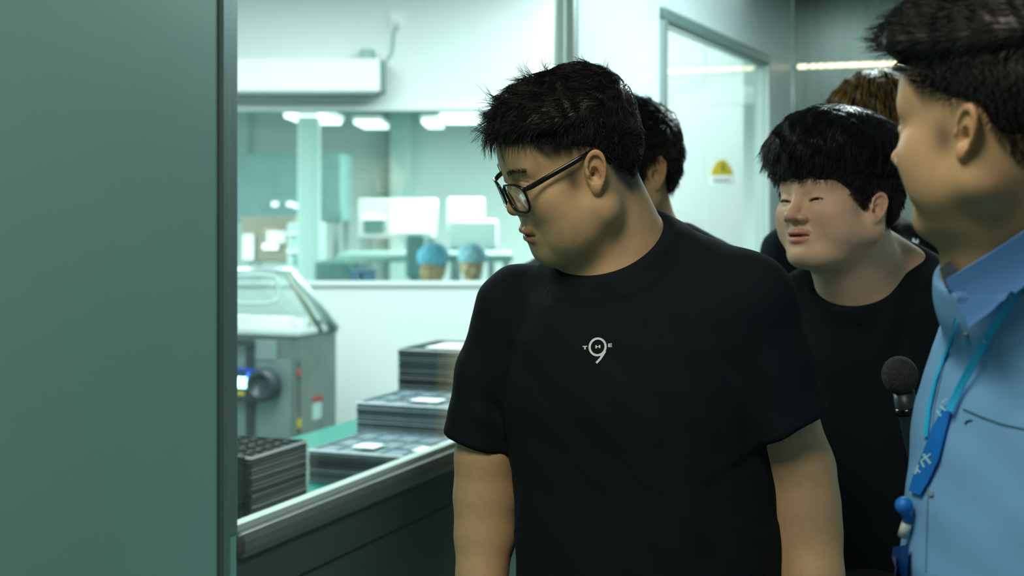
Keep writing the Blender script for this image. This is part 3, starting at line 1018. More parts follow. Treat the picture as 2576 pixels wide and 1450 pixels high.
        d = smin(d, up_ + cup, 0.004)
        d = smin(d, lo_, 0.004)
        gap = ell(ql, (0, -0.104, -0.0670 - mo * 0.35), (0.0255, 0.013 + mo, 0.0011 + mo * 0.65))
        d = smax(d, -gap, 0.0022)
        q = qq
        # philtrum and the fold under the lower lip
        d = smax(d, -cone(q, (0, -0.1045, -0.046), (0, -0.1065, -0.055), 0.0022, 0.0022), 0.004)
        d = smax(d, -ell(q, (0, -0.1035, -0.0865), (0.018, 0.007, 0.0045)), 0.008)
        # nasolabial soft crease
        d = d + 0.0009 * np.exp(-((m[:, 0] - 0.022 + 0.35 * (m[:, 2] + 0.052)) / 0.004) ** 2) * sstep(-0.075, -0.06, m[:, 2]) * sstep(-0.036, -0.045, m[:, 2]) * near
        # ears
        if self.ear > 0:
            for sx in (1, -1):
                d = smin(d, self.ear_sdf(q0, sx), 0.004)
                d = smax(d, -self.ear_cut(q0, sx), 0.0022)
        return d * self.s

    def ear_frame(self, q0, sx):
        n = np.array([sx * 0.90, -0.42, 0.05]); n /= np.linalg.norm(n)
        up = np.array([0.0, 0.20, 1.0]); up -= n * (up @ n); up /= np.linalg.norm(up)
        b = np.cross(up, n) * sx
        if b[1] > 0: b = -b
        o = np.array([sx * (0.0795 * self.w + 0.005 + 0.004 * self.fat), 0.019 + self.ey, -0.006 + self.ez])
        q = (q0 - o.astype(f32)) / self.ear
        return q @ n.astype(f32), q @ b.astype(f32), q @ up.astype(f32)

    def ear_sdf(self, q0, sx):
        a, b, c = self.ear_frame(q0, sx)
        e = np.stack([a, b, c], 1)
        bb = b + 0.10 * c
        # oval sheet, wider at the top
        wdt = 0.0165 + 0.10 * np.clip(c, -0.03, 0.03)
        k = np.sqrt((bb / wdt) ** 2 + (c / 0.0315) ** 2)
        rad = (k - 1) * 0.0165
        sheet = np.maximum(np.abs(a + 0.002) - 0.0022, rad)
        # helix rim
        fade = 0.0032 * (1 - 0.75 * sstep(0.004, 0.012, bb) * sstep(0.012, -0.004, c))
        rim = np.sqrt((rad + 0.0025) ** 2 + (a - 0.0015) ** 2) - fade
        # antihelix ridge
        k2 = np.sqrt(((bb - 0.001) / 0.0098) ** 2 + ((c - 0.001) / 0.0185) ** 2)
        anti = np.sqrt(((k2 - 1) * 0.0098) ** 2 + (a - 0.0005) ** 2) - 0.0022
        anti = np.maximum(anti, bb - 0.004)
        lobe = ell(e, (0.0, 0.004, -0.0275), (0.0042, 0.0085, 0.0085))
        root = ell(e, (-0.007, 0.010, -0.002), (0.010, 0.009, 0.024))
        tragus = ell(e, (0.0025, 0.0125, -0.003), (0.0035, 0.0040, 0.0060))
        d = smin(sheet, rim, 0.0014)
        d = smin(d, anti, 0.002)
        d = smin(d, lobe, 0.004)
        d = smin(d, root, 0.006)
        d = smin(d, tragus, 0.003)
        back = ell(e, (-0.010, 0.0, 0.0), (0.010, 0.011, 0.022))
        return smin(d, back, 0.004) * self.ear

    def ear_cut(self, q0, sx):
        a, b, c = self.ear_frame(q0, sx)
        e = np.stack([a, b, c], 1)
        concha = ell(e, (0.001, 0.0025, -0.0050), (0.0095, 0.0072, 0.0115))
        canal = ell(e, (-0.003, 0.0065, -0.006), (0.012, 0.0035, 0.0045))
        bb = b + 0.10 * c
        wdt = 0.0165 + 0.10 * np.clip(c, -0.03, 0.03)
        rad = (np.sqrt((bb / wdt) ** 2 + (c / 0.0315) ** 2) - 1) * 0.0165
        groove = np.maximum(np.sqrt((rad + 0.0064) ** 2 + (a - 0.0018) ** 2) - 0.0023, np.maximum(-0.016 - c, bb - 0.012))
        return np.minimum(np.minimum(concha, canal), groove) * self.ear

    def colors(self, V, tone, sideburn=0.0, fade=0.0, stub=0.0, brow=1.0):
        q = self.loc(V.astype(f32))
        q = q * np.array([1 / self.w, 1, 1], f32)
        m = np.abs(q[:, 0])
        col = np.tile(np.array(tone, float), (len(V), 1))
        inh = (q[:, 2] > -0.14) & (q[:, 1] < 0.2)
        def blend(mask, c, inh=inh):
            mk = (mask * inh)[:, None]
            return col * (1 - mk) + np.array(c) * mk
        t = np.array(tone)
        zq = q[:, 2] + self.mz
        # ruddy nose, cheeks and ears
        nz = np.exp(-((m / 0.018) ** 2 + ((q[:, 1] + 0.112) / 0.016) ** 2 + ((q[:, 2] + 0.034) / 0.014) ** 2))
        col = blend(0.55 * nz, t * [0.92, 0.62, 0.55])
        ch = np.exp(-(((m - 0.045) / 0.02) ** 2 + ((q[:, 1] + 0.068) / 0.03) ** 2 + ((q[:, 2] + 0.035) / 0.02) ** 2))
        col = blend(0.45 * ch, t * [0.95, 0.68, 0.62])
        er = sstep(0.082, 0.09, m) * sstep(-0.05, -0.03, q[:, 2]) * sstep(0.05, 0.035, q[:, 2])
        col = blend(0.5 * er, t * [0.95, 0.70, 0.62])
        # lips
        mo = self.mouth
        y = q[:, 1] - 10 * m ** 2
        lu = (((m / 0.0245) ** 2 + ((zq + 0.0605 - mo * .3) / 0.0062) ** 2) < 1.0) & (y < -0.096)
        ll = (((m / 0.022) ** 2 + ((zq + 0.0742 + mo) / 0.0072) ** 2) < 1.0) & (y < -0.094)
        col = blend(0.85 * (lu | ll), t * [0.84, 0.54, 0.58])
        inside = (np.abs(zq + 0.067 + mo * .35) < 0.0018 + mo * .5) & (m < 0.023) & (q[:, 1] > -0.1005 + 10 * m ** 2) & (q[:, 1] < -0.075)
        col = blend(0.9 * inside, (0.16, 0.035, 0.035))
        # eyebrows: hair-coloured patch
        arch = q[:, 2] - (0.0205 + 0.10 * (m - 0.02) - 5.5 * (m - 0.03) ** 2)
        bw = np.exp(-(arch / 0.0036) ** 4) * sstep(0.008, 0.014, m) * sstep(0.053, 0.042, m) * (q[:, 1] < -0.04)
        col = blend(0.80 * brow * bw, (0.02, 0.017, 0.014))
        # lash line
        ar2 = q[:, 2] + 0.0035 + 18 * (m - 0.0315) ** 2 - 0.10 * (m - 0.0315) - self.lids * 0.6
        ls = np.exp(-(ar2 / 0.0011) ** 2) * (np.abs(m - 0.0315) < 0.0138) * (q[:, 1] < -0.072)
        col = blend(0.9 * ls, (0.012, 0.01, 0.009))
        # clipped sides: short hair showing as a dark shade of the scalp
        if fade > 0:
            hl = self.hairline(q)
            sh = sstep(-0.010, 0.014, hl)
            # side whiskers: a soft patch in front of the ear
            yb = q[:, 1] - (-0.022 + self.ey)
            burn = np.exp(-((yb - 0.010) / 0.011) ** 2 - ((q[:, 2] + 0.010) / 0.016) ** 2) * (m > 0.05)
            sh = np.maximum(sh * np.where((yb > -0.04) & (yb < 0.03) & (q[:, 1] < 0.02 + self.ey), sstep(0.010, 0.036, q[:, 2]), 1), 0.72 * burn)
            earm = (m > 0.084) & (q[:, 2] < 0.035)
            col = blend(fade * sh * ~earm, (0.022, 0.02, 0.016))
        if stub > 0:
            st = np.exp(-((q[:, 2] + 0.085) / 0.03) ** 2) * (q[:, 1] < -0.0)
            col = blend(stub * st, t * [0.6, 0.62, 0.62])
        return np.clip(col, 0, 1)

    HL = ((-0.12, 0.060), (-0.085, 0.056), (-0.062, 0.046), (-0.040, 0.030), (-0.026, 0.005), (-0.018, -0.020), (-0.006, -0.020), (0.000, 0.022), (0.030, 0.026), (0.044, 0.0), (0.056, -0.035), (0.075, -0.062), (0.15, -0.075))

    def hairline(self, q):
        ys = [a + (self.ey if -0.05 < a < 0.08 else 0) for a, b in self.HL]
        zs = [b for a, b in self.HL]
        return q[:, 2] - np.interp(q[:, 1], ys, zs)


def grad(fn, p, e=0.0012):
    g = np.stack([fn(p + np.array(d, f32) * e) - fn(p - np.array(d, f32) * e) for d in ((1, 0, 0), (0, 1, 0), (0, 0, 1))], 1)
    return g / (np.linalg.norm(g, axis=1, keepdims=True) + 1e-9)


def make_hair(head, parent, thick, mask, comb, count, length, mat_cap, mat_strand, radius=0.0005, steps=7, h=0.003, noise=0.25,
              lift=0.15, gravity=0.35, seed=1, name='hair', label=None, cap=True, rough=0.003, clump=0.5, cutz=None):
    """thick(q)->cap thickness, mask(q)->signed height above the hairline (>0 hair); comb(q)->direction"""
    rng = np.random.default_rng(seed)
    def wob(q):
        return (np.sin(q[:, 0] * 190 + 3 * np.sin(q[:, 1] * 60)) * np.sin(q[:, 1] * 150 + 2 * np.sin(q[:, 2] * 70)) + np.sin(q[:, 2] * 170 + q[:, 0] * 110)) * 0.5
    def cap_f(q):
        return smax(head.cran(q) - thick(q) - rough * wob(q) * np.clip(thick(q) / 0.012, 0, 1), -mask(q), 0.006)
    if cap:
        ax = [axis(-0.15, 0.15, h, [], 4), axis(-0.17, 0.18, h, [], 4), axis(-0.13, 0.19, h, [], 4)]
        V, Q = surf(cap_f, ax)
        V = relax(V, Q, 1)
        hc = np_mesh(name, head.wld(V), Q, mat_cap, parent)
        if label: hc['label'] = label
    # roots: march from outside towards the skull
    d = rng.normal(size=(count * 3, 3)).astype(f32)
    d /= np.linalg.norm(d, axis=1, keepdims=True)
    p = np.array([0, 0.012, 0.02], f32) + d * 0.19
    for _ in range(26):
        dist = cap_f(p)
        p = p - d * np.clip(dist, -0.02, 0.02)[:, None] * 0.8
        p = p.astype(f32)
    ok = (np.abs(cap_f(p)) < 0.002) & (mask(p) > -0.002)
    p = p[ok][:count]
    N = len(p)
    nrm = grad(cap_f, p)
    L = length(p) * rng.uniform(0.7, 1.15, N)
    rnd = rng.normal(size=(N, 3)) * noise
    # clumps share their random direction
    cell = np.floor(p / 0.011).astype(int)
    key = (cell[:, 0] * 73856093 ^ cell[:, 1] * 19349663 ^ cell[:, 2] * 83492791) % 4096
    tab = rng.normal(size=(4096, 3)) * noise
    rnd = rnd * (1 - clump) + tab[key] * clump * 1.6
    pts = np.zeros((N, steps, 3), f32)
    p = p - nrm.astype(f32) * 0.002
    pts[:, 0] = p
    down = head.R.T @ np.array([0, 0, -1.0])
    for i in range(1, steps):
        t = i / (steps - 1)
        c = comb(p)
        c = c / (np.linalg.norm(c, axis=1, keepdims=True) + 1e-9)
        g = grad(cap_f, p)
        v = c - g * (c * g).sum(1, keepdims=True) * 0.7 + g * lift * (1 - t) + rnd * (0.6 + 0.8 * t) + down * gravity * t
        v /= np.linalg.norm(v, axis=1, keepdims=True) + 1e-9
        p = (p + v * (L / (steps - 1))[:, None]).astype(f32)
        # keep outside the skin and cap
        dd = np.minimum(cap_f(p), head.base(p) - 0.007)
        push = np.clip(0.0005 + 0.0016 * t - dd, 0, 0.006)
        p = (p + grad(lambda z: np.minimum(cap_f(z), head.base(z) - 0.007), p) * push[:, None]).astype(f32)
        pts[:, i] = p
    if cutz is not None:
        keep = ~((pts[:, :, 2] < cutz) & (pts[:, :, 1] < -0.052)).any(1)
        pts = pts[keep]
        N = len(pts)
    wp = head.wld(pts.reshape(-1, 3))
    hd = bpy.data.hair_curves.new(name)
    hd.add_curves([steps] * N)
    hd.attributes['position'].data.foreach_set('vector', wp.astype(f32).ravel())
    ra = hd.attributes.new('radius', 'FLOAT', 'POINT')
    rr = np.tile(np.linspace(1, 0.25, steps), N) * radius * np.repeat(rng.uniform(0.7, 1.3, N), steps)
    ra.data.foreach_set('value', rr.astype(f32))
    hd.materials.append(mat_strand)
    o = bpy.data.objects.new('hair_strands', hd)
    COL.objects.link(o)
    o.parent = parent
    o.matrix_parent_inverse = PW(parent).inverted()
    return o


# ---------------------------------------------------------------- clothed torso from a table of sections
class Torso:
    """rows: (z, x-centre, y-centre, half width, half depth); yaw of the chest"""

    def __init__(self, rows, yaw, n=2.3):
        r = np.array(sorted(rows), float)
        self.r = r
        self.a = math.radians(yaw)
        self.n = n

    def sdf(self, p, off=0.0):
        z = p[:, 2]
        r = self.r
        cx, cy, rx, ry = (np.interp(z, r[:, 0], r[:, i]) for i in (1, 2, 3, 4))
        c, s = math.cos(self.a), math.sin(self.a)
        dx, dy = p[:, 0] - cx, p[:, 1] - cy
        x = np.abs(dx * c + dy * s) + 1e-6
        y = np.abs(-dx * s + dy * c) + 1e-6
        k = ((x / rx) ** self.n + (y / ry) ** self.n) ** (1 / self.n)
        l = np.sqrt(x * x + y * y)
        d = (l - l / k)                       # radial distance
        d = d * 0.85 - off
        d = smax(d, z - r[-1, 0], 0.05)
        return smax(d, r[0, 0] - z, 0.01).astype(f32)


def seg_fold(p, a, b, w, h):
    a = np.asarray(a, f32); b = np.asarray(b, f32)
    ab = b - a
    t = np.clip(((p - a) @ ab) / float(ab @ ab), 0, 1)
    d2 = ((p - a - t[:, None] * ab) ** 2).sum(1)
    return h * np.exp(-d2 / (w * w)) * np.sin(np.pi * np.clip(t, 0.02, 0.98)) ** 0.5


def cloth_wobble(p, amp=0.0015):
    x, y, z = p[:, 0], p[:, 1], p[:, 2]
    return amp * (np.sin(x * 31 + 2.0 * np.sin(z * 9)) * np.cos(z * 14 + 1.5 * np.sin(x * 11)) + 0.6 * np.sin(x * 62 + z * 23 + y * 40) + 0.4 * np.sin((x + z) * 90))


def hand_pts(wrist, direction, palm_n, side):
    """five-finger relaxed hand as chains: list of (points, radii)"""
    w = np.asarray(wrist, float)
    d = np.asarray(direction, float); d /= np.linalg.norm(d)
    n = np.asarray(palm_n, float); n -= d * (n @ d); n /= np.linalg.norm(n)
    s = np.cross(d, n) * side
    out = []
    for i, (off, L) in enumerate(((-0.030, 0.066), (-0.010, 0.078), (0.010, 0.074), (0.029, 0.058))):
        k = w + d * 0.088 + s * off
        a = k + (d * 0.93 + n * 0.36) * L * 0.45
        b = a + (d * 0.72 + n * 0.70) * L * 0.32
        c = b + (d * 0.40 + n * 0.92) * L * 0.26
        out.append(([w + d * 0.03 + s * off * 0.6, k, a, b, c], [0.013, 0.0115, 0.009, 0.008, 0.007]))
    t0 = w + d * 0.025 - s * 0.018
    t1 = t0 + d * 0.030 - s * 0.024 + n * 0.010
    t2 = t1 + d * 0.032 - s * 0.008 + n * 0.012
    t3 = t2 + d * 0.022 + n * 0.006
    out.append(([t0, t1, t2, t3], [0.015, 0.012, 0.010, 0.008]))
    out.append(([w, w + d * 0.06], [0.024, 0.026]))
    out.append(([w + s * 0.012 + d * 0.03, w + d * 0.075 + s * 0.022], [0.018, 0.015]))
    out.append(([w - s * 0.012 + d * 0.03, w + d * 0.075 - s * 0.022], [0.018, 0.015]))
    return out


def legs_and_shoes(parent, hip, yaw, m=None, seated=False, sp=0.10):
    m = m or M_TROUSER
    R = rotm(yaw)
    h = np.asarray(hip, float)
    L = lambda x, y, z: h * [1, 1, 0] + R @ np.array([x, y, 0]) + [0, 0, z]
    ch = []
    for sx in (-1, 1):
        if seated: pts = [L(sx * sp, 0, h[2]), L(sx * sp * 1.2, -0.42, h[2]), L(sx * sp * 1.2, -0.42, 0.09)]
        else: pts = [L(sx * sp, 0, h[2] - 0.05), L(sx * (sp + .01), -0.01, 0.50), L(sx * (sp + .015), 0.01, 0.08)]
        ch.append((pts, [0.092, 0.068, 0.052]))
    def fn(p):
        d = ell(p, h, (0.19, 0.17, 0.15))
        for pts, rs in ch: d = smin(d, chain(p, pts, rs, 0.02), 0.03)
        return np.maximum(d, 0.05 - p[:, 2])
    r = 0.62 if seated else 0.36
    ax = [axis(h[0] - r, h[0] + r, 0.011, [], 4), axis(h[1] - r, h[1] + r, 0.011, [], 4), axis(0.0, h[2] + 0.22, 0.014, [], 4)]
    V, Q = surf(fn, ax)
    np_mesh('trousers', relax(V, Q, 1), Q, m, parent)
    for (pts, rs), sx in zip(ch, (-1, 1)):
        an = pts[-1]
        toe = an + R @ np.array([sx * 0.02, -0.15, 0])
        an2 = an + R @ np.array([0, 0.035, 0])
        def sf(p, an2=an2, toe=toe):
            d = smin(cone(p, an2 * [1, 1, 0] + [0, 0, 0.045], toe * [1, 1, 0] + [0, 0, 0.035], 0.042, 0.036), cone(p, an2 * [1, 1, 0] + [0, 0, 0.06], an2 * [1, 1, 0] + [0, 0, 0.10], 0.042, 0.045), 0.03)
            return np.maximum(d, 0.002 - p[:, 2])
        c = (an2 + toe) / 2
        V, Q = surf(sf, [axis(c[0] - .2, c[0] + .2, 0.009, [], 4), axis(c[1] - .2, c[1] + .2, 0.009, [], 4), axis(-0.02, 0.16, 0.007, [], 4)])
        np_mesh('shoe', V, Q, M_SHOE, parent)


def eyes(head, parent, gaze=(0, 0)):
    for sx in (1, -1):
        c = np.array([sx * 0.0315 * head.w, -0.0745, -0.0025])
        M = Matrix.Translation(Vector(head.wld(c))) @ Matrix(head.R.tolist()).to_4x4() @ Matrix.Rotation(math.radians(90), 4, 'X')
        r = 0.0118 * head.s
        prof = [(r * math.sin(a), -r * math.cos(a)) for a in np.linspace(0.03, math.pi - 0.03, 14)]
        e = lathe('eyeball', prof, M_EYE, parent, 18, M)
        ax_, ay_ = gaze
        gz = Matrix.Rotation(math.radians(ax_), 4, 'Y') @ Matrix.Rotation(math.radians(ay_), 4, 'X')
        ir = [(r * 1.012 * math.sin(a), r * 1.012 * math.cos(a)) for a in np.linspace(0.55, 0.03, 6)]
        lathe('iris', ir, M_IRIS, e, 16, M @ gz)


# surface decals: ribbons, prints and seams laid on a garment
def bvh_of(*objs):
    vs, fs = [], []
    for o in objs:
        n = len(vs)
        vs += [v.co.copy() for v in o.data.vertices]
        fs += [tuple(n + i for i in p.vertices) for p in o.data.polygons]
    return BVHTree.FromPolygons(vs, fs)


CAMP = Vector((0, 0, CZ))


def cast(bvh, px, py, off, dflt=2.0):
    d = Vector(((px - CX) / F, 1.0, -(py - CY) / F)).normalized()
    h, n, i, dist = bvh.ray_cast(CAMP, d)
    if h is None: return CAMP + d * (dflt / d.y), None
    if n.dot(d) > 0: n = -n
    return h, n


def patch(name, grid, bvh, off, thick, m, parent, dflt=2.0, smooth_n=True, drape=0):
    """grid: rows of (px, py) -> sheet hugging the surface, given a thickness"""
    R_, C_ = len(grid), len(grid[0])
    top, nn = [], []
    last = dflt
    for row in grid:
        for x, y in row:
            h, n = cast(bvh, x, y, off, last)
            last = h.y
            top.append(h)
            nn.append(n if n is not None else Vector((0, -1, 0)))
    if drape:   # stretch the sheet over hollows, pulling it outwards only
        t = np.array([(h - CAMP).length for h in top]).reshape(R_, C_)
        for _ in range(drape):
            e_ = np.pad(t, 1, mode='edge')
            av = np.minimum((e_[:-2, 1:-1] + e_[2:, 1:-1]) / 2, (e_[1:-1, :-2] + e_[1:-1, 2:]) / 2)
            t = np.minimum(t, av)
        top = [CAMP + (h - CAMP).normalized() * d_ for h, d_ in zip(top, t.ravel())]
    if smooth_n:
        avg = Vector((0, 0, 0))
        for n in nn: avg += n
        avg.normalize()
        nn = [(n * 0.5 + avg * 0.5).normalized() for n in nn]
    v = [t + n * (off + thick) for t, n in zip(top, nn)] + [t + n * off for t, n in zip(top, nn)]
    K = R_ * C_
    f = []
    for i in range(R_ - 1):
        for j in range(C_ - 1):
            a = i * C_ + j
            f.append((a, a + 1, a + C_ + 1, a + C_))
            f.append((K + a + C_, K + a + C_ + 1, K + a + 1, K + a))
    for i in range(R_ - 1):
        for j in (0, C_ - 1):
            a = i * C_ + j
            f.append((a, a + C_, K + a + C_, K + a))
    for j in range(C_ - 1):
        for i in (0, R_ - 1):
            a = i * C_ + j
            f.append((a, a + 1, K + a + 1, K + a))
    o = pydata(name, v, f, m, None)
    bm = bmesh.new(); bm.from_mesh(o.data); bmesh.ops.recalc_face_normals(bm, faces=bm.faces); bm.to_mesh(o.data); bm.free()
    if parent is not None:
        o.parent = parent
        o.matrix_parent_inverse = PW(parent).inverted()
    return o


def densify(pts, step):
    out = []
    for i in range(len(pts) - 1):
        a, b = np.array(pts[i], float), np.array(pts[i + 1], float)
        n = max(1, int(np.linalg.norm((b - a)[:2]) / step))
        out += [a + (b - a) * t for t in np.arange(n) / n]
    out.append(np.array(pts[-1], float))
    return out


def ribbon(name, pts, bvh, off, thick, m, parent, step=10, cols=3, closed=False, dflt=2.0, drape=0):
    """pts: (px, py, width) centre line"""
    pts = densify(list(pts) + ([pts[0]] if closed else []), step)
    grid = []
    n = len(pts)
    for i, p in enumerate(pts):
        a, b = pts[max(i - 1, 0)], pts[min(i + 1, n - 1)]
        if closed and i in (0, n - 1): a, b = pts[n - 2], pts[1]
        t = (b - a)[:2]; t = t / (np.linalg.norm(t) + 1e-9)
        nn = np.array([-t[1], t[0]])
        grid.append([tuple(p[:2] + nn * p[2] * (j / (cols - 1) - 0.5)) for j in range(cols)])
    return patch(name, grid, bvh, off, thick, m, parent, dflt, True, drape)

# ================================================================ people
def trow(py, l, r, Y, ry, yaw):
    """torso section whose outline spans two pixel columns at one pixel row"""
    a, b = P(l, py, Y), P(r, py, Y)
    half = (b[0] - a[0]) / 2
    c, s = math.cos(math.radians(yaw)), math.sin(math.radians(yaw))
    rx = math.sqrt(max(half ** 2 - (ry * s) ** 2, 0.0016)) / c
    return (a[2], (a[0] + b[0]) / 2, Y, rx, ry)


def hole_of(L, R, Fp, r):
    L, R, Fp = map(lambda q: np.asarray(q, float), (L, R, Fp))
    C = (L + R) / 2
    n = np.cross(R - L, C - Fp)
    n /= np.linalg.norm(n)
    if n[2] < 0: n = -n
    return C, n, r


def build_person(name, label, head, neck, torso, arms, sleeves, yoke, hole, shirt_mat, tone, fine=0.0018, group=None,
                 folds=(), colargs=None, hip=None, body_yaw=0, gaze=(0, 0), shirt_name='t_shirt', shirt_h=0.005, shirt_lo=None, hands=None, eye=True,
                 skin_off=-0.010, open_front=None, extra_skin=None, collar_band=True):
    hz = torso.r[0, 0]
    root_loc = (float(torso.r[0, 1]), float(torso.r[0, 2]), 0.0)
    e = empty(name, root_loc, label, 'person', group)
    C, ax, hr = hole
    Cf, axf = C.astype(f32), ax.astype(f32)
    hand_ch = []
    for w, d, n, sd in (hands or ()): hand_ch.append((w, hand_pts(w, d, n, sd)))

    def skin(p):
        d = torso.sdf(p, skin_off)
        for a, b, ra, rb in yoke: d = smin(d, cone(p, a, b, ra + skin_off, rb + skin_off), 0.03)
        for a, b, ra, rb in neck: d = smin(d, cone(p, a, b, ra, rb), 0.028)
        # head only where it matters
        far = np.sqrt(((p - head.c.astype(f32)) ** 2).sum(1))
        nh = far < 0.24
        if nh.any():
            hd = np.full(len(p), 0.1, f32)
            hd[nh] = head.sdf(p[nh])
            d = smin(d, hd, 0.018)
        for pts, rs in arms: d = smin(d, chain(p, pts, rs, 0.02), 0.02)
        for w, chs in hand_ch:
            nw = ((p - np.asarray(w, f32)) ** 2).sum(1) < 0.26 ** 2
            if nw.any():
                pn = p[nw]
                hd = chain(pn, *chs[0], k=0.004)
                for c in chs[1:4]: hd = np.minimum(hd, chain(pn, *c, k=0.004))
                for c in chs[4:]: hd = smin(hd, chain(pn, *c, k=0.004), 0.008)
                dn = d[nw]
                d[nw] = smin(dn, hd, 0.008)
        if extra_skin: d = extra_skin(p, d)
        return d
    hc = head.c
    al = [np.array(pt) for pts, _ in arms for pt in pts] + [np.array(w) for w, _ in hand_ch]
    xs = [q[0] for q in al] + [torso.r[:, 1].min() - torso.r[:, 3].max(), torso.r[:, 1].max() + torso.r[:, 3].max()]
    ys = [q[1] for q in al] + [hc[1] - 0.15, hc[1] + 0.17, torso.r[:, 2].min() - 0.2, torso.r[:, 2].max() + 0.2]
    zlo = min([q[2] for q in al] + [hz]) - (0.22 if hand_ch else 0.06)
    f_ = fine
    axs = [axis(min(xs) - 0.07, max(xs) + 0.07, 0.009, [(hc[0] - 0.135, hc[0] + 0.135, f_)], 4),
           axis(min(ys) - 0.05, max(ys) + 0.05, 0.009, [(hc[1] - 0.135, hc[1] + 0.15, f_)], 4),
           axis(zlo, hc[2] + 0.15, 0.008, [(hc[2] - 0.165, hc[2] + 0.15, f_)], 4)]
    V, Q = surf(skin, axs)
    V = relax(V, Q, 1, 0.4)
    body = np_mesh('body', V, Q, M_SKIN, e, head.colors(V, tone, **(colargs or {})))
    if eye: eyes(head, e, gaze)

    # garment
    def cloth(p):
        d = torso.sdf(p)
        for a, b, ra, rb in yoke: d = smin(d, cone(p, a, b, ra, rb), 0.045)
        for a, b, ra, rb in neck: d = smin(d, cone(p, a, b, ra + 0.007, rb + 0.007), 0.028)
        for pts, rs, hp, hn, rin in sleeves:
            s = chain(p, pts, rs, 0.02)
            d = smin(d, s, 0.022)
            # cut the sleeve at its hem; hollow the end
            hnf = np.asarray(hn, f32) / np.linalg.norm(hn)
            pl = (p - np.asarray(hp, f32)) @ hnf
            nearby = np.sqrt(((p - np.asarray(hp, f32)) ** 2).sum(1)) - 0.14
            inner = np.maximum(chain(p, pts + [pts[-1] + np.asarray(hn) * 0.08], rs + [rs[-1]], 0.02) + 0.004, -(pl + 0.035))
            tor = torso.sdf(p, -0.002)
            sl_only = -smin(tor, -nearby * 0 + 10, 0.001)  # keep the torso
            d = np.where(nearby < 0, smin(smax(d, pl, 0.006), tor, 0.006), d)
            # stitched hem band
            d = d - 0.0014 * np.exp(-((pl + 0.022) / 0.0016) ** 2) * -0.6 * (nearby < 0)
        d = d + cloth_wobble(p)
        for a, b, w_, h_ in folds: d = d - seg_fold(p, a, b, w_, h_ * 1.5)
        # neck opening
        q = p - Cf
        h = q @ axf
        rad = np.sqrt(np.maximum((q ** 2).sum(1) - h * h, 0)) - hr
        cut = np.maximum(rad - 0.08 - 0.6 * np.maximum(h, 0), -h)
        if collar_band: d = d - 0.0020 * sstep(0.0235, 0.0215, -h) * (rad < 0.09)
        d = smax(d, -cut, 0.003)
        if open_front is not None: d = open_front(p, d)
        return d
    sp_ = [np.array(pt) for pts, rs, *_ in sleeves for pt in pts]
    xs = [q[0] for q in sp_] + [torso.r[:, 1].min() - torso.r[:, 3].max(), torso.r[:, 1].max() + torso.r[:, 3].max()]
    ys = [q[1] for q in sp_] + [torso.r[:, 2].min() - 0.18, torso.r[:, 2].max() + 0.18]
    top = max([q[2] for q in sp_] + [a[2] for a, *_ in yoke] + [torso.r[-1, 0]]) + 0.12
    lo = shirt_lo if shirt_lo is not None else hz
    axs = [axis(min(xs) - 0.09, max(xs) + 0.09, shirt_h, [], 4), axis(min(ys) - 0.08, max(ys) + 0.08, shirt_h, [], 4), axis(lo - 0.02, top, shirt_h, [], 4)]
    V, Q = surf(cloth, axs)
    V = relax(V, Q, 1, 0.5)
    shirt = np_mesh(shirt_name, V, Q, shirt_mat, e)
    hp_ = hip or (float(torso.r[0, 1]), float(torso.r[0, 2]), float(hz) + 0.02)
    legs_and_shoes(e, hp_, body_yaw)
    return e, body, shirt


A_ = np.array
TONE = (0.59, 0.405, 0.222)
TONE_Y = (0.80, 0.55, 0.38)

# ---------------------------------------------------------------- the man with glasses
YAWB = -22
head1 = Head((0.072, 1.90, 1.673), -74, 22, 7, s=0.985, w=1.07, fat=1.0, nose=0.95, mouth=0.0, lids=0.0012, chin=0.0, dp=0.905, ey=-0.014, ear=0.88, top=-0.008, npro=0.0085, crec=0.004, jd=0.010, mz=0.005)
rows = [trow(py, l, r, 1.96, ry, YAWB) for py, l, r, ry in ((640, 1450, 1700, .085), (700, 1395, 1790, .11), (760, 1345, 1850, .125), (850, 1292, 1920, .14), (950, 1276, 1942, .15), (1010, 1272, 1948, .152),
        (1100, 1284, 1946, .15), (1200, 1292, 1955, .152), (1300, 1298, 1962, .158), (1450, 1306, 1975, .165), (1620, 1310, 1980, .165), (1780, 1330, 1950, .15), (1860, 1340, 1940, .14))]
tor1 = Torso(rows, YAWB)
sL, sR = P(1305, 777, 2.04), P(1868, 768, 1.88)
hL, hR = P(1203, 1118, 2.03), P(1975, 1066, 1.87)
armL = ([sL, P(1222, 1150, 2.03), P(1222, 1250, 2.03), P(1220, 1350, 2.02), P(1212, 1450, 2.0), P(1206, 1640, 1.95)], [0.046, 0.041, 0.0425, 0.040, 0.033, 0.026])
armR = ([sR, P(2010, 1180, 1.90), P(2024, 1270, 1.90), P(2032, 1350, 1.90), P(2046, 1450, 1.88), P(2058, 1640, 1.83)], [0.058, 0.0445, 0.0435, 0.042, 0.037, 0.027])
hn1 = A_((-0.28, 0.05, -0.96)); hn2 = A_((0.44, -0.05, -0.89))
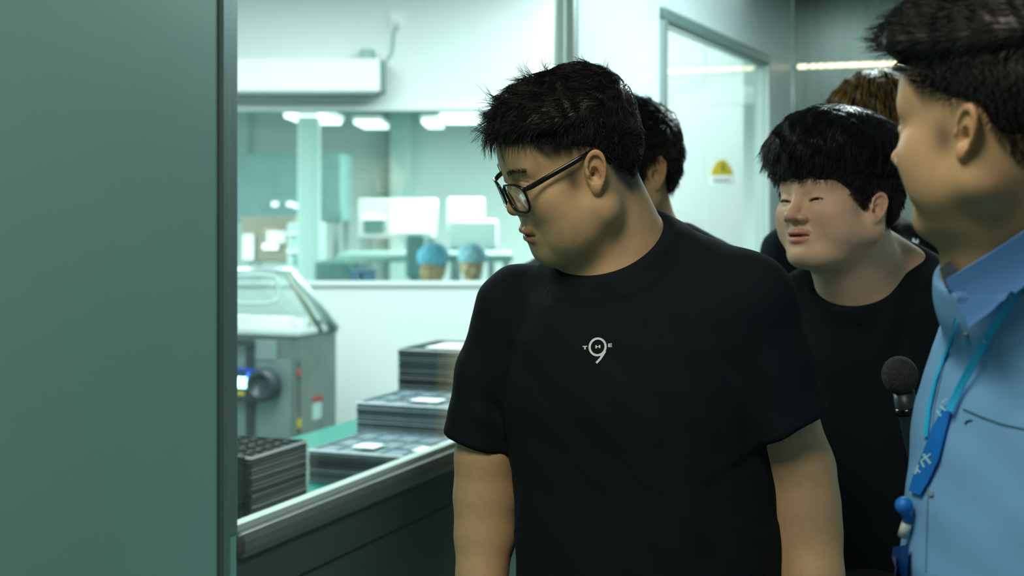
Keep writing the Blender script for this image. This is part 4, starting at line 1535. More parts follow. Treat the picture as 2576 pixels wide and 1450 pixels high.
folds1 = [
    (P(1300, 880, 1.87), P(1262, 1020, 1.88), 0.010, -0.012), (P(1262, 1020, 1.86), P(1330, 1130, 1.83), 0.010, -0.009), (P(1330, 960, 1.83), P(1300, 1100, 1.85), 0.018, 0.006),
    (P(1345, 1040, 1.80), P(1330, 1420, 1.81), 0.012, 0.006), (P(1380, 1080, 1.79), P(1372, 1430, 1.79), 0.010, -0.004), (P(1450, 1100, 1.79), P(1430, 1440, 1.79), 0.014, 0.004),
    (P(1250, 760, 1.99), P(1235, 960, 1.98), 0.012, 0.004), (P(1200, 940, 2.0), P(1260, 1060, 1.98), 0.012, -0.004), (P(1170, 1010, 1.98), P(1240, 1090, 1.97), 0.01, 0.004),
    (P(1900, 880, 1.80), P(1930, 1080, 1.80), 0.012, -0.006), (P(1850, 1000, 1.79), P(1900, 1300, 1.80), 0.016, 0.005), (P(1700, 1120, 1.78), P(1760, 1420, 1.78), 0.02, 0.004),
    (P(1560, 1120, 1.79), P(1540, 1430, 1.79), 0.015, 0.003)]
m_e, m_body, m_shirt = build_person(
    'person', 'heavyset man with black glasses in a black T-shirt looking down through the window', head1,
    [(head1.wld((0, 0.024, -0.03)), P(1572, 690, 1.97), 0.064, 0.078), (head1.wld((0, 0.010, -0.075)), P(1562, 700, 1.93), 0.055, 0.066),
     (P(1600, 640, 1.99), P(1820, 735, 1.93), 0.048, 0.048)],
    tor1, [armL, armR],
    [([sL, P(1245, 950, 2.04), hL], [0.056, 0.055, 0.052], P(1203, 1116, 2.03), hn1, 0), ([sR, P(1918, 920, 1.88), hR], [0.068, 0.064, 0.059], P(2010, 1085, 1.82), hn2, 0)],
    [(P(1480, 722, 1.97), sL, 0.045, 0.058), (P(1680, 640, 1.95), sR, 0.040, 0.068)],
    hole_of(P(1430, 612, 1.97), P(1700, 562, 1.92), P(1530, 662, 1.885), 0.078), M_BLACK, TONE, fine=0.0015, folds=folds1,
    colargs=dict(fade=0.93, stub=0.04, brow=0.6), body_yaw=YAWB, shirt_h=0.0042, shirt_lo=0.86,
    hands=[(armL[0][-1], (0.0, 0.0, -1), (0.6, -0.6, 0), 1), (armR[0][-1], (0.03, -0.05, -1), (-0.7, -0.4, 0), -1)], hip=(0.19, 1.97, 0.93))


def comb_short(q):
    t = sstep(0.045, 0.085, q[:, 2])[:, None]
    b = sstep(0.02, 0.08, q[:, 1])[:, None]
    top = np.stack([0.25 * np.sin(q[:, 0] * 60 + q[:, 1] * 40), -1 + 0 * q[:, 0], 0.35 + 0 * q[:, 0]], 1)
    side = np.stack([0 * q[:, 0], -0.25 + 0 * q[:, 0], -1 + 0 * q[:, 0]], 1)
    back = np.stack([0 * q[:, 0], 0.1 + 0 * q[:, 0], -1 + 0 * q[:, 0]], 1)
    return top * t + (side * (1 - b) + back * b) * (1 - t)


def hl_short(q, ey=0.0):
    ys = [-0.12, -0.085, -0.060, -0.040, -0.026, -0.006, 0.010, 0.030, 0.044, 0.056, 0.075, 0.15]
    zs = [0.060, 0.057, 0.053, 0.048, 0.043, 0.036, 0.030, 0.022, 0.004, -0.025, -0.058, -0.074]
    return q[:, 2] - np.interp(q[:, 1], [a + (ey if -0.05 < a < 0.05 else 0) for a in ys], zs)


make_hair(head1, m_e,
          lambda q: 0.0025 + 0.010 * sstep(0.035, 0.085, q[:, 2]) + 0.012 * sstep(0.01, -0.07, q[:, 1]) * sstep(0.045, 0.075, q[:, 2]) + 0.006 * sstep(0.03, 0.1, q[:, 1]) * sstep(-0.01, 0.05, q[:, 2]),
          lambda q: hl_short(q, -0.014), comb_short, 15000,
          lambda q: 0.007 + 0.023 * sstep(0.03, 0.08, q[:, 2]) + 0.010 * sstep(-0.04, -0.09, q[:, 1]) * sstep(0.05, 0.07, q[:, 2]), M_HAIR, M_HAIR, radius=0.00036, noise=0.30, lift=0.12, gravity=0.6, seed=3, rough=0.004, clump=0.8)
# brow hairs
def brow_hair(head, parent, n=260, seed=5):
    rng = np.random.default_rng(seed)
    x = rng.uniform(0.011, 0.051, n) * rng.choice([-1, 1], n)
    ax_ = np.abs(x)
    z = 0.0205 + 0.10 * (ax_ - 0.02) - 5.5 * (ax_ - 0.03) ** 2 + rng.normal(size=n) * 0.0017
    y = np.full(n, -0.11)
    p = np.stack([x * head.w, y, z], 1).astype(f32)
    for _ in range(12): p[:, 1] += np.clip(head.base(p), -0.01, 0.01)
    st = []
    for t in (0, 0.5, 1.0):
        o_ = np.stack([np.sign(x) * 0.0055 * t, -0.0008 + 0.0012 * t + 0 * x, 0.0022 * t * np.where(ax_ < 0.03, 1, -0.2)], 1)
        q = p + o_
        q[:, 1] -= 0.0006 + 0.0006 * t
        st.append(q)
    pts = np.stack(st, 1)
    hd = bpy.data.hair_curves.new('eyebrows')
    hd.add_curves([3] * n)
    hd.attributes['position'].data.foreach_set('vector', head.wld(pts.reshape(-1, 3)).astype(f32).ravel())
    ra = hd.attributes.new('radius', 'FLOAT', 'POINT')
    ra.data.foreach_set('value', np.tile([0.00025, 0.0002, 0.00006], n).astype(f32))
    hd.materials.append(M_HAIR)
    o = bpy.data.objects.new('eyebrows', hd)
    COL.objects.link(o)
    o.parent = parent
    o.matrix_parent_inverse = PW(parent).inverted()


brow_hair(head1, m_e)

# glasses
gl = empty('eyeglasses', tuple(head1.wld((0, -0.105, 0))), 'black framed glasses worn low on the nose of the heavyset man', 'glasses')
LX, LY, LZ = 0.034, -0.1060, -0.013


def rim_pts(sx, n=36, kx=0.0255, kz=0.0205):
    out = []
    for k in range(n):
        a = 2 * math.pi * k / n
        c, s = math.cos(a), math.sin(a)
        x = kx * math.copysign(abs(c) ** 0.62, c)
        z = kz * math.copysign(abs(s) ** 0.70, s)
        x *= 1 + 0.10 * (z / kz)          # wider on top
        out.append((sx * (LX + x), LY + 0.012 * ((LX + x) / 0.06) ** 2 + 0.0 * z - z * 0.10, LZ + z))
    return out


for sx in (1, -1):
    pts = rim_pts(sx)
    tube('rim', [head1.wld(q) for q in pts], 0.0019, M_FRAME, gl, 8, True)
    inner = [head1.wld(q) for q in rim_pts(sx, 36, 0.0250, 0.0200)]
    c0 = sum(inner) / len(inner)
    nn_ = head1.R @ A_((0, -1, 0)) * 0.0006
    n_ = len(inner)
    v = [c0 + nn_ * 2] + [q + nn_ for q in inner] + [c0 - nn_ * 0] + [q - nn_ for q in inner]
    f = [(0, 1 + k, 1 + (k + 1) % n_) for k in range(n_)] + [(n_ + 1, n_ + 2 + (k + 1) % n_, n_ + 2 + k) for k in range(n_)] + [(1 + k, n_ + 2 + k, n_ + 2 + (k + 1) % n_, 1 + (k + 1) % n_) for k in range(n_)]
    pydata('lens', v, f, M_LENS, gl, True)
    tube('temple', [head1.wld(q) for q in ((sx * 0.0625, LY + 0.012, LZ + 0.014), (sx * 0.0700, LY + 0.020, LZ + 0.0155), (sx * 0.0790, -0.060, 0.008), (sx * 0.0870, -0.015, 0.015), (sx * 0.0890, 0.010, 0.019), (sx * 0.0870, 0.024, 0.012), (sx * 0.0850, 0.034, -0.006))],
         0.0021, M_FRAME, gl, 8, False, 1.7, head1.R @ A_((0, 0, 1)))
    tube('nose_pad', [head1.wld(q) for q in ((sx * 0.009, LY + 0.002, LZ - 0.001), (sx * 0.0105, LY + 0.007, LZ - 0.006))], 0.0018, M_LENS, gl, 6)
tube('bridge', [head1.wld(q) for q in ((0.0095, LY, LZ + 0.009), (0, LY - 0.001, LZ + 0.0115), (-0.0095, LY, LZ + 0.009))], 0.0016, M_FRAME, gl, 8)

# white chest print: a ring-and-tail 9 with T H E
bv = bvh_of(m_shirt)
ringpts = []
for k in range(40):
    a = 2 * math.pi * k / 40
    ca, sa = math.cos(a), math.sin(a)
    # oval leaning slightly to the right
    x = 20.0 * ca * 1.0 + 2.0 * -sa * -1 * 0.6
    y = 21.0 * sa
    ringpts.append((1503.8 + x - 0.10 * y, 873.6 + y, 5.4))
ribbon('chest_print', ringpts, bv, 0.0004, 0.0006, M_PRINT, m_shirt, 4, 2, True)
ribbon('chest_print', [(1523.0, 884, 5.2), (1518, 892, 5.6), (1510, 904, 5.6), (1499.5, 914, 5.6)][:3] + [(1500.5, 914.0, 5.6)], bv, 0.0004, 0.0007, M_PRINT, m_shirt, 3, 2)


def letter(strokes):
    for a, b, w in strokes: ribbon('letter_print', [(a[0], a[1], w), (b[0], b[1], w)], bv, 0.0004, 0.0007, M_PRINT, m_shirt, 3, 2)


letter([((1466, 872.8), (1478, 872.2), 2.3), ((1472.2, 872.5), (1472.2, 880), 3.6)])
letter([((1500, 869.8), (1500, 877.4), 3.4), ((1509, 869.0), (1509, 876.8), 3.4), ((1500, 873.4), (1509, 872.8), 2.2)])
letter([((1532, 865.6), (1532, 873.6), 3.0), ((1531, 866.3), (1540, 865.6), 2.0), ((1531, 869.8), (1539.4, 869.2), 1.8), ((1531, 873.2), (1540, 872.6), 2.0)])

# ---------------------------------------------------------------- man hidden behind him, seen by the back of the head
head2 = Head((0.213, 2.75, 1.676), -58, 14, 0, s=1.0, w=1.0, fat=0.2, lids=0.0015)
tor2 = Torso([trow(py, l, r, 2.80, ry, -30) for py, l, r, ry in ((655, 1560, 1790, .08), (720, 1450, 1880, .11), (850, 1420, 1890, .12), (1100, 1430, 1880, .12), (1400, 1430, 1880, .13), (1560, 1440, 1870, .12))], -30)
a2, b2 = P(1480, 720, 2.9), P(1852, 700, 2.72)
p2, _, p2s = build_person(
    'person', 'man with short black hair mostly hidden behind the heavyset man', head2,
    [(head2.wld((0, 0.03, -0.04)), P(1640, 640, 2.80), 0.054, 0.062), (P(1660, 600, 2.80), P(1790, 655, 2.76), 0.04, 0.035)], tor2,
    [([a2, P(1420, 1080, 2.9), P(1430, 1400, 2.85)], [.045, .038, .026]), ([b2, P(1890, 1080, 2.72), P(1880, 1400, 2.66)], [.045, .038, .026])],
    [([a2, P(1440, 980, 2.9)], [.055, .052], P(1440, 960, 2.9), (0, 0, -1), 0), ([b2, P(1878, 980, 2.72)], [.055, .052], P(1878, 960, 2.72), (0, 0, -1), 0)],
    [(P(1570, 680, 2.84), a2, .04, .055), (P(1720, 632, 2.78), b2, .036, .055)],
    hole_of(P(1560, 590, 2.85), P(1742, 566, 2.76), P(1620, 640, 2.70), 0.068), M_BLACK2, TONE, fine=0.003, colargs=dict(fade=0.85), body_yaw=-30,
    shirt_h=0.008, hands=[((P(1430, 1400, 2.85)), (0, 0, -1), (0.6, -.6, 0), 1), ((P(1880, 1400, 2.66)), (0, 0, -1), (-0.6, -.4, 0), -1)])
make_hair(head2, p2, lambda q: 0.008 + 0.014 * sstep(0.03, 0.08, q[:, 2]) + 0.006 * sstep(0.0, 0.07, q[:, 1]), lambda q: head2.hairline(q) + 0.004, comb_short, 6000,
          lambda q: 0.014 + 0.026 * sstep(0.0, 0.07, q[:, 2]), M_HAIR, M_HAIR, radius=0.0006, noise=0.22, lift=0.15, gravity=0.3, seed=8)

# ---------------------------------------------------------------- man close to the glass, seen only as a reflection in it
head6 = Head((0.150, 3.60, 1.690), -55, 6, 0, s=1.0, w=1.0, fat=0.2, lids=0.002)
tor6 = Torso([(z, 0.17, 3.64, rx, ry) for z, rx, ry in ((0.88, .16, .11), (1.05, .165, .115), (1.25, .17, .115), (1.38, .165, .10), (1.46, .13, .085), (1.50, .09, .07))], -45)
R6 = rotm(-45)
s6 = lambda x, z, y=0: A_((0.17, 3.64, 0)) + R6 @ A_((x, y, 0)) + A_((0, 0, z))
p6, _, _ = build_person(
    'person', 'man hidden behind the heavyset man, showing only as a faint face reflected in the window', head6,
    [(head6.wld((0, 0.03, -0.04)), s6(0, 1.47), 0.054, 0.060)], tor6,
    [([s6(-.17, 1.40), s6(-.19, 1.12), s6(-.17, .88, -.06)], [.045, .038, .026]), ([s6(.17, 1.40), s6(.19, 1.12), s6(.17, .88, -.06)], [.045, .038, .026])],
    [([s6(-.17, 1.40), s6(-.185, 1.20)], [.054, .052], s6(-.185, 1.22), (0, 0, -1), 0), ([s6(.17, 1.40), s6(.185, 1.20)], [.054, .052], s6(.185, 1.22), (0, 0, -1), 0)],
    [(s6(-.04, 1.45), s6(-.17, 1.40), .04, .053), (s6(.04, 1.45), s6(.17, 1.40), .04, .053)],
    (s6(0, 1.495), R6 @ A_((0, -0.35, 0.94)), 0.066), M_BLACK2, TONE, fine=0.003, body_yaw=-45, shirt_h=0.009,
    hands=[(s6(-.17, .88, -.06), (0, 0, -1), (0.6, -.6, 0), 1), (s6(.17, .88, -.06), (0, 0, -1), (-0.6, -.4, 0), -1)])
make_hair(head6, p6, lambda q: 0.006 + 0.012 * sstep(0.03, 0.08, q[:, 2]), lambda q: hl_short(q) + 0.01, comb_short, 4000,
          lambda q: 0.012 + 0.02 * sstep(0.0, 0.07, q[:, 2]), M_HAIR, M_HAIR, radius=0.0006, noise=0.2, lift=0.1, gravity=0.4, seed=61)

# ---------------------------------------------------------------- young man with a bowl fringe
head3 = Head((0.535, 2.35, 1.622), -54, -2, -3, s=0.985, w=1.03, low=0.92, ey=-0.020, ez=-0.012, ear=0.85, fat=0.75, nose=1.12, mouth=0.0007, lids=0.0030, chin=-0.002)
tor3 = Torso([trow(py, l, r, 2.44, ry, -14) for py, l, r, ry in ((725, 2060, 2330, .075), (790, 2000, 2390, .10), (900, 1965, 2420, .12), (1050, 1955, 2420, .125), (1250, 1965, 2410, .125), (1450, 1975, 2400, .13), (1560, 1980, 2400, .13))], -14)
a3, b3 = P(1978, 790, 2.50), P(2430, 800, 2.38)
mic_w = P(2480, 1430, 2.24)
p3, _, p3s = build_person(
    'person', 'young man with a full black fringe and parted lips in a washed black scoop-neck T-shirt', head3,
    [(head3.wld((0, 0.03, -0.04)), P(2178, 720, 2.46), 0.060, 0.072), (head3.wld((0, -0.005, -0.08)), P(2160, 760, 2.42), 0.050, 0.062), (P(2215, 640, 2.48), P(2400, 755, 2.44), 0.045, 0.042),
     (P(2150, 690, 2.46), P(2000, 770, 2.50), 0.045, 0.042)], tor3,
    [([a3, P(1930, 1100, 2.5), P(1950, 1420, 2.42)], [.045, .040, .026]), ([b3, P(2470, 1150, 2.36), mic_w], [.045, .040, .028])],
    [([a3, P(1945, 1010, 2.5)], [.056, .055], P(1945, 1000, 2.5), (0, 0, -1), 0), ([b3, P(2455, 1010, 2.37)], [.056, .055], P(2455, 1000, 2.37), (0, 0, -1), 0)],
    [(P(2070, 745, 2.46), a3, .042, .058), (P(2300, 725, 2.42), b3, .034, .058)],
    hole_of(P(2010, 662, 2.47), P(2320, 664, 2.42), P(2152, 790, 2.33), 0.098), M_BLACK2, TONE_Y, fine=0.0019, colargs=dict(fade=0.0, brow=0.25), body_yaw=-14, shirt_h=0.0055,
    folds=[(P(2035, 840, 2.33), P(2060, 1100, 2.32), 0.014, 0.004), (P(2110, 830, 2.32), P(2130, 1050, 2.31), 0.012, -0.003), (P(2260, 760, 2.34), P(2200, 900, 2.32), 0.012, 0.005), (P(2290, 780, 2.34), P(2240, 960, 2.32), 0.010, -0.004)],
    hands=[(P(1950, 1420, 2.42), (0, 0, -1), (0.6, -.6, 0), 1), (mic_w, (-0.55, -0.35, 0.45), (-0.3, 0.5, 0.4), -1)], gaze=(0, 0))


class _B: pass


def hl3(q):
    ys = [-0.13, -0.085, -0.065, -0.045, -0.030, -0.018, -0.004, 0.004, 0.03, 0.046, 0.06, 0.09, 0.15]
    zs = [0.034, 0.030, 0.022, 0.010, 0.000, -0.008, 0.004, 0.016, 0.012, -0.03, -0.075, -0.092, -0.095]
    return q[:, 2] - np.interp(q[:, 1], ys, zs) + 0.003 * np.sin(q[:, 0] * 180)


def comb_bowl(q):
    d = q - np.array([0.0, 0.045, 0.118], f32)
    d[:, 2] -= 0.035
    return d


make_hair(head3, p3, lambda q: 0.008 + 0.034 * sstep(0.02, 0.10, q[:, 2]) + 0.010 * sstep(0.0, -0.08, q[:, 1]), hl3, comb_bowl, 13000,
          lambda q: 0.015 + 0.018 * sstep(0.04, 0.09, q[:, 2]), M_HAIR, M_HAIR, radius=0.0005, noise=0.10, lift=0.04, gravity=0.7, seed=21, rough=0.003, clump=0.75, cutz=0.020)

# microphone held in his raised hand
mi = empty('microphone', tuple(P(2268, 950, 2.13)), 'handheld microphone with a grey foam windshield held before the young man', 'microphone')
mc0, mc1 = P(2264, 945, 2.13), P(2342, 1300, 2.15)
dv = (mc1 - mc0) / np.linalg.norm(mc1 - mc0)
Mm = Matrix.Translation(Vector(mc0)) @ Vector((0, 0, 1)).rotation_difference(Vector(-dv)).to_matrix().to_4x4()
rf = 0.0270
lathe('foam_windshield', [(rf * math.sin(a) * 1.0 + 0.0001, -rf * math.cos(a) * 1.08) for a in np.linspace(0.3, math.pi - 0.02, 16)], M_FOAM, mi, 24, Mm)
lathe('handle', [(0.016, -0.026), (0.018, -0.05), (0.0155, -0.07), (0.0145, -0.31), (0.012, -0.315)], M_MDARK, mi, 20, Mm)
lathe('collar_ring', [(0.0185, -0.048), (0.0195, -0.053), (0.0185, -0.058)], M_FRAME, mi, 20, Mm)

# ---------------------------------------------------------------- person with brown hair behind
head4 = Head((0.775, 3.02, 1.752), -15, 5, 0, s=1.0, w=1.0, lids=0.002)
tor4 = Torso([trow(py, l, r, 3.06, ry, 0) for py, l, r, ry in ((590, 2040, 2300, .08), (640, 1960, 2370, .105), (760, 1935, 2395, .12), (1000, 1940, 2390, .12), (1250, 1945, 2385, .12), (1400, 1950, 2380, .12))], 0)
a4, b4 = P(1980, 640, 3.06), P(2352, 640, 3.06)
p4, _, p4s = build_person(
    'person', 'person with brown-highlighted hair in a black T-shirt standing at the very back', head4,
    [(head4.wld((0, 0.03, -0.04)), P(2190, 600, 3.08), 0.054, 0.060)], tor4,
    [([a4, P(1955, 960, 3.06), P(1960, 1260, 2.98)], [.045, .038, .026]), ([b4, P(2380, 960, 3.06), P(2375, 1260, 2.98)], [.045, .038, .026])],
    [([a4, P(1965, 860, 3.06)], [.054, .052], P(1965, 840, 3.06), (0, 0, -1), 0), ([b4, P(2370, 860, 3.06)], [.054, .052], P(2370, 840, 3.06), (0, 0, -1), 0)],
    [(P(2110, 605, 3.08), a4, .04, .054), (P(2260, 605, 3.08), b4, .04, .054)],
    hole_of(P(2110, 545, 3.09), P(2275, 545, 3.08), P(2190, 590, 2.97), 0.066), M_BLACK, TONE, fine=0.0034, body_yaw=0, shirt_h=0.008,
    hands=[(P(1960, 1260, 2.98), (0, 0, -1), (0.6, -.6, 0), 1), (P(2375, 1260, 2.98), (0, 0, -1), (-0.6, -.4, 0), -1)])
def hl4(q):
    ys = [-0.13, -0.085, -0.05, -0.02, 0.0, 0.03, 0.06, 0.15]
    zs = [0.050, 0.045, 0.0, -0.05, -0.09, -0.11, -0.12, -0.12]
    return q[:, 2] - np.interp(q[:, 1], ys, zs)


make_hair(head4, p4, lambda q: 0.018 + 0.012 * sstep(0.0, 0.06, q[:, 2]), hl4, comb_bowl, 3500,
          lambda q: 0.05 + 0 * q[:, 2], M_HAIR_D, M_HAIR_D, radius=0.0008, noise=0.12, lift=0.1, gravity=0.5, seed=31)
make_hair(head4, p4, lambda q: 0.031 + 0 * q[:, 2], lambda q: q[:, 2] - 0.055, comb_bowl, 2600,
          lambda q: 0.045 + 0 * q[:, 2], M_HAIR_B, M_HAIR_B, radius=0.0008, noise=0.10, lift=0.05, gravity=0.5, seed=33, cap=False)
bv4 = bvh_of(p4s)
for a, b in (((2297, 601), (2303, 614)), ((2303, 614), (2309, 603)), ((2297, 601), (2296, 610)), ((2309, 603), (2308, 613))):
    ribbon('chest_print', [(*a, 3.4), (*b, 3.4)], bv4, 0.0006, 0.0008, M_PRINT, p4s, 4, 2, dflt=2.95)

# ---------------------------------------------------------------- near man in the blue shirt
head5 = Head((0.450, 1.30, 1.694), -136, 2, 6, low=0.90, ear=0.82, ey=-0.012, s=0.985, w=1.0, fat=0.35, nose=1.0, lids=0.002, chin=0.0)
Y5 = -50
tor5 = Torso([trow(py, l, r, 1.36, ry, Y5) for py, l, r, ry in ((py_, l_ + 82, r_, ry_) for py_, l_, r_, ry_ in ((735, 2500, 3060, .085), (800, 2400, 3180, .11), (900, 2345, 3260, .13), (1050, 2303, 3280, .135), (1200, 2284, 3250, .135), (1300, 2270, 3240, .14), (1450, 2254, 3230, .145), (1700, 2260, 3200, .14), (2200, 2300, 3150, .13), (2420, 2320, 3120, .13)))], Y5)
cxy = tor5.r[5]
R5 = rotm(Y5)
shl = lambda x, z, y=0: A_((cxy[1], cxy[2], 0)) + R5 @ A_((x, y, 0)) + A_((0, 0, z))
a5, b5 = shl(-0.13, 1.475, 0.02), shl(0.175, 1.475)
wa, wb = shl(-0.10, 0.90, 0.10), shl(0.22, 0.90, -0.05)
p5, b5o, p5s = build_person(
    'person', 'man nearest the camera in a light blue shirt, turned away', head5,
    [(head5.wld((0, 0.036, -0.02)), P(2590, 740, 1.39), 0.068, 0.074), (head5.wld((0, -0.01, -0.065)), P(2545, 740, 1.36), 0.052, 0.064), (P(2600, 640, 1.40), shl(0.10, 1.50), 0.05, 0.045)], tor5,
    [([a5, shl(-0.13, 1.18, 0.09), wa], [.048, .040, .028]), ([b5, shl(0.22, 1.18), wb], [.048, .040, .028])],
    [([a5, shl(-0.13, 1.24, 0.075)], [.052, .050], shl(-0.13, 1.25, 0.075), (0, 0, -1), 0), ([b5, shl(0.21, 1.24)], [.060, .058], shl(0.21, 1.25), (0, 0, -1), 0)],
    [(shl(-0.06, 1.535), a5, .035, .056), (shl(0.06, 1.535), b5, .04, .058)],
    (A_((0.515, 1.39, 1.582)), (R5 @ A_((0, -0.38, 1.0))) / 1.07, 0.078), M_BLUE, (0.50, 0.335, 0.185), fine=0.0019, colargs=dict(fade=0.72, stub=0.1), body_yaw=Y5,
    shirt_name='shirt', shirt_h=0.0042, collar_band=False, hip=(float(cxy[1]), float(cxy[2]), 0.93), shirt_lo=0.86,
    folds=[(P(2440, 1180, 1.24), P(2520, 1430, 1.22), 0.016, -0.005), (P(2400, 1250, 1.25), P(2450, 1440, 1.24), 0.016, 0.005), (P(2540, 760, 1.22), P(2480, 980, 1.22), 0.014, 0.004),
           (P(2345, 900, 1.36), P(2330, 1200, 1.34), 0.012, 0.004), (P(2380, 860, 1.3), P(2350, 1100, 1.3), 0.008, -0.004)],
    hands=[(wa, (0, 0, -1), (0.6, -.2, 0), 1), (wb, (0, 0, -1), (-0.6, .2, 0), -1)], eye=True)


def comb_spike(q):
    t = sstep(0.05, 0.09, q[:, 2])[:, None]
    top = np.stack([0 * q[:, 0], -1 + 0 * q[:, 0], 0.2 + 0 * q[:, 0]], 1)
    side = np.stack([0 * q[:, 0], -0.3 + 0 * q[:, 0], -1 + 0 * q[:, 0]], 1)
    return top * t + side * (1 - t)


make_hair(head5, p5, lambda q: 0.003 + 0.016 * sstep(0.05, 0.09, q[:, 2]) + 0.018 * sstep(-0.02, -0.08, q[:, 1]) * sstep(0.055, 0.08, q[:, 2]), lambda q: hl_short(q, -0.012) + 0.006 + 0.075 * sstep(0.02, 0.06, q[:, 1]), comb_spike, 9000,
          lambda q: 0.006 + 0.025 * sstep(0.05, 0.085, q[:, 2]), M_HAIR, M_HAIR, radius=0.0005, noise=0.12, lift=0.2, gravity=0.05, seed=41)

bv5 = bvh_of(p5s, b5o)
# collar: leaf in front, shadowed far leaf
def bil(c, n, m):
    c = [np.array(q, float) for q in c]
    return [[tuple((c[0] * (1 - i / n) + c[3] * (i / n)) * (1 - j / m) + (c[1] * (1 - i / n) + c[2] * (i / n)) * (j / m)) for j in range(m + 1)] for i in range(n + 1)]


patch('collar_leaf', bil([(2394, 694), (2640, 528), (2640, 655), (2448, 812)], 12, 16), bv5, 0.007, 0.003, M_COLLAR, p5s, 1.28, True, 60)
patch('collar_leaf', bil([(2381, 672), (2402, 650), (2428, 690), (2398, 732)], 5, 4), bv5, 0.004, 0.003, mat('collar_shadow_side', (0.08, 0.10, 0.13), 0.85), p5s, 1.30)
bvs = bvh_of(p5s)
# folded collar round the back of the neck
cC = A_((0.527, 1.378, 1.594)); cn = (R5 @ A_((0, -0.38, 1.0))) / 1.07
cu = R5 @ A_((1, 0, 0)); cf = np.cross(cn, cu)          # cf points to the back of the neck
rows_ = []
for k in range(33):
    a_ = math.radians(-82 + 249 * k / 32)
    rd = cu * math.cos(a_) + cf * math.sin(a_)
    rows_.append([cC + rd * 0.084 + cn * 0.030, cC + rd * 0.090 + cn * 0.035, cC + rd * 0.096 + cn * 0.030, cC + rd * 0.112 - cn * 0.020, cC + rd * 0.108 - cn * 0.022, cC + rd * 0.086 - cn * 0.03])
vv_ = [p for r_ in rows_ for p in r_]
ff_ = []
for k in range(32):
    for j in range(6):
        a, b = k * 6 + j, k * 6 + (j + 1) % 6
        ff_.append((a, b, b + 6, a + 6))
ff_ += [tuple(range(6))[::-1], tuple(range(192, 198))]
pydata('collar', vv_, ff_, M_COLLAR, p5s, True)
ribbon('pocket_seam', [(2424, 1030, 3.5), (2470, 1050, 4), (2520, 1068, 4), (2600, 1085, 4)], bvs, 0.0003, 0.0008, M_SEAM, p5s, 12, 2, dflt=1.24)
ribbon('placket_seam', [(2404, 800, 2.5), (2380, 900, 2.5), (2352, 1020, 2.5), (2338, 1150, 2.5), (2330, 1440, 2.5)], bvs, 0.0003, 0.0008, mat('placket_thread', (0.12, 0.28, 0.42), 0.9), p5s, 14, 2, dflt=1.24)
ribbon('pocket_embroidery', [(2429, 1068, 4.5), (2434, 1060, 4), (2447, 1058, 3)], bvs, 0.0003, 0.0008, M_NAVY, p5s, 3, 2, dflt=1.24)
for x, y in ((2431, 842), (2345, 1244)):
    patch('button', bil([(x - 5, y - 5), (x + 5, y - 5), (x + 5, y + 5), (x - 5, y + 5)], 2, 2), bvs, 0.0005, 0.0018, mat('button_grey', (0.2, 0.3, 0.33), 0.4), p5s, 1.24)

# lanyard over the shirt
ly = empty('lanyard', tuple(P(2330, 1220, 1.22)), 'cyan and blue neck lanyard with white print hanging on the blue shirt', 'lanyard')
ribbon('cyan_strap', [(2640, 640, 21), (2576, 712, 21), (2520, 795, 21), (2470, 880, 20), (2424, 968, 19), (2392, 1035, 20)], bvs, 0.002, 0.0012, M_LAN, ly, 10, 3, dflt=1.22, drape=30)
ribbon('far_strap', [(2414, 806, 5), (2388, 880, 6), (2358, 960, 7), (2342, 1030, 8), (2334, 1100, 10)], bvs, 0.002, 0.0012, M_LAN, ly, 10, 3, dflt=1.26)
ribbon('blue_strap', [(2392, 1030, 20), (2370, 1085, 34), (2350, 1150, 42), (2326, 1205, 40), (2310, 1242, 30)], bvs, 0.0032, 0.0014, M_LAN_D, ly, 9, 4, dflt=1.22)
for a, b, w_ in (((2566, 706), (2572, 722), 4), ((2552, 722), (2564, 732), 4), ((2545, 742), (2551, 752), 4), ((2478, 846), (2484, 856), 4), ((2392, 1006), (2380, 1016), 4), ((2376, 1024), (2390, 1036), 4), ((2368, 1036), (2378, 1050), 4),
                 ((2334, 1144), (2352, 1168), 5), ((2352, 1144), (2330, 1160), 4), ((2328, 1160), (2336, 1178), 4), ((2322, 1172), (2314, 1196), 5), ((2316, 1180), (2326, 1192), 4)):
    ribbon('strap_print', [(*a, w_), (*b, w_)], bvs, 0.0048, 0.0005, M_LAN_P, ly, 5, 2, dflt=1.22)
h_, n_ = cast(bvs, 2303, 1274, 0, 1.24)
n_ = n_ or Vector((0, -1, 0))
Mb = Matrix.Translation(h_ + n_ * 0.012)
rb = 0.0088
ball = lathe('blue_ball', [(rb * math.sin(a) + 1e-4, -rb * math.cos(a)) for a in np.linspace(0.05, math.pi - 0.05, 12)], M_LAN_D, ly, 18, Mb)
tube('cord', [h_ + n_ * 0.012, cast(bvs, 2297, 1312, 0, 1.24)[0] + n_ * 0.006], 0.0045, M_LAN_D, ly, 8)
tube('clip', [cast(bvs, 2298, 1318, 0, 1.24)[0] + n_ * 0.007, cast(bvs, 2290, 1350, 0, 1.24)[0] + n_ * 0.008], 0.0055, mat('clip_plastic', (0.45, 0.58, 0.6), 0.3), ly, 8)
patch('card_holder', bil([(2268, 1378), (2300, 1372), (2296, 1470), (2256, 1474)], 4, 3), bvs, 0.006, 0.003, mat('card_navy', (0.005, 0.05, 0.22), 0.3), ly, 1.24)


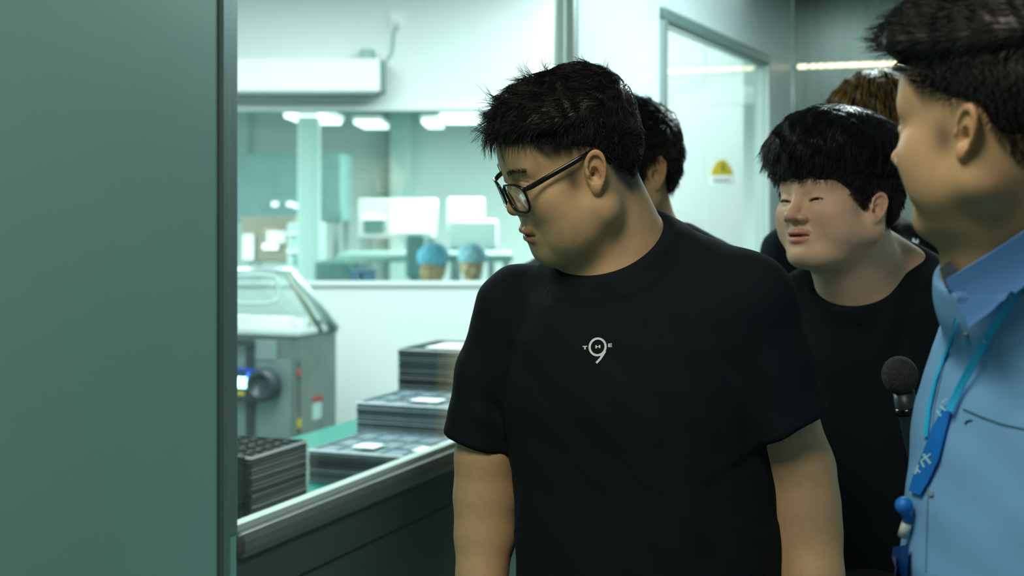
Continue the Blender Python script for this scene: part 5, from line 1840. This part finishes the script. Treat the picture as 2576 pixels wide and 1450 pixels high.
# ---------------------------------------------------------------- seated workers in blue caps in the far hall
def worker(px, py, Y, yaw, label, capm):
    c = P(px, py, Y)
    hd = Head(c, yaw, 18, 0, s=0.95, lids=0.002)
    rows = [(0.52, c[0], Y + 0.10, .17, .12), (0.85, c[0], Y + 0.08, .17, .11), (1.0, c[0], Y + 0.06, .18, .10), (1.08, c[0], Y + 0.05, .12, .08)]
    sc_ = c[2] - 1.24
    rows = [(z + sc_, x, y, a, b) for z, x, y, a, b in rows]
    t = Torso(rows, yaw)
    shl_ = [A_((c[0] + s * 0.17, Y + 0.06, 1.0 + sc_)) for s in (-1, 1)]
    el = [A_((c[0] + s * 0.21, Y - 0.02, 0.78 + sc_)) for s in (-1, 1)]
    wr = [A_((c[0] + s * 0.12, Y - 0.24, 0.80 + sc_)) for s in (-1, 1)]
    e, _, sh = build_person('person', label, hd, [(hd.wld((0, 0.03, -0.04)), A_((c[0], Y + 0.06, 1.05 + sc_)), .052, .058)], t,
                            [([shl_[i], el[i], wr[i]], [.042, .038, .026]) for i in (0, 1)],
                            [([shl_[i], el[i]], [.050, .048], el[i], (0, -0.3, -1), 0) for i in (0, 1)],
                            [(A_((c[0], Y + .05, 1.05 + sc_)), shl_[i], .04, .05) for i in (0, 1)],
                            (A_((c[0], Y + 0.04, 1.09 + sc_)), A_((0, -0.2, 0.98)), 0.062), capm, TONE, fine=0.006, shirt_name='work_coat', shirt_h=0.014,
                            hands=[(wr[i], (0, -1, -0.1), (0, 0, -1), (1, -1)[i]) for i in (0, 1)], eye=False, hip=(c[0], Y + .1, 0.56 + sc_))
    def capf(p):
        q = hd.loc(p)
        return smax(ell(q, (0, 0.026, 0.046), (0.104, 0.122, 0.094)) - 0.003 * np.sin(q[:, 0] * 120) * np.sin(q[:, 2] * 90), -(q[:, 2] + 0.5 * q[:, 1] + 0.012), 0.02)
    V, Q = surf(capf, [axis(c[i] - .19, c[i] + .19, 0.007, [], 4) for i in range(3)])
    np_mesh('bouffant_cap', V, Q, capm, e)
    st = empty('stool', (float(c[0]), Y + 0.12, 0.0), 'stool under the ' + ('left' if px < 1140 else 'right') + ' blue-capped worker', 'stool')
    lathe('seat', [(0.001, 0.40 + sc_), (0.17, 0.40 + sc_), (0.175, 0.42 + sc_), (0.17, 0.44 + sc_), (0.001, 0.44 + sc_)], M_HDARK, st, 20, Matrix.Translation((c[0], Y + 0.12, 0)))
    for k in range(4):
        a = math.pi / 4 + k * math.pi / 2
        tube('leg', [(c[0] + .10 * math.cos(a), Y + .12 + .10 * math.sin(a), 0.40 + sc_), (c[0] + .17 * math.cos(a), Y + .12 + .17 * math.sin(a), 0)], 0.012, M_ALU, st, 6)
    return e


worker(1088, 668, 8.8, -15, 'worker in a saturated blue bouffant cap seated nearest the middle of the inner window', M_BLUECAP)
worker(1188, 662, 9.6, 10, 'worker in a paler blue cap seated right of the other capped worker', mat('pale_blue_nonwoven', (0.35, 0.62, 0.75), 0.8, bump=0.3))
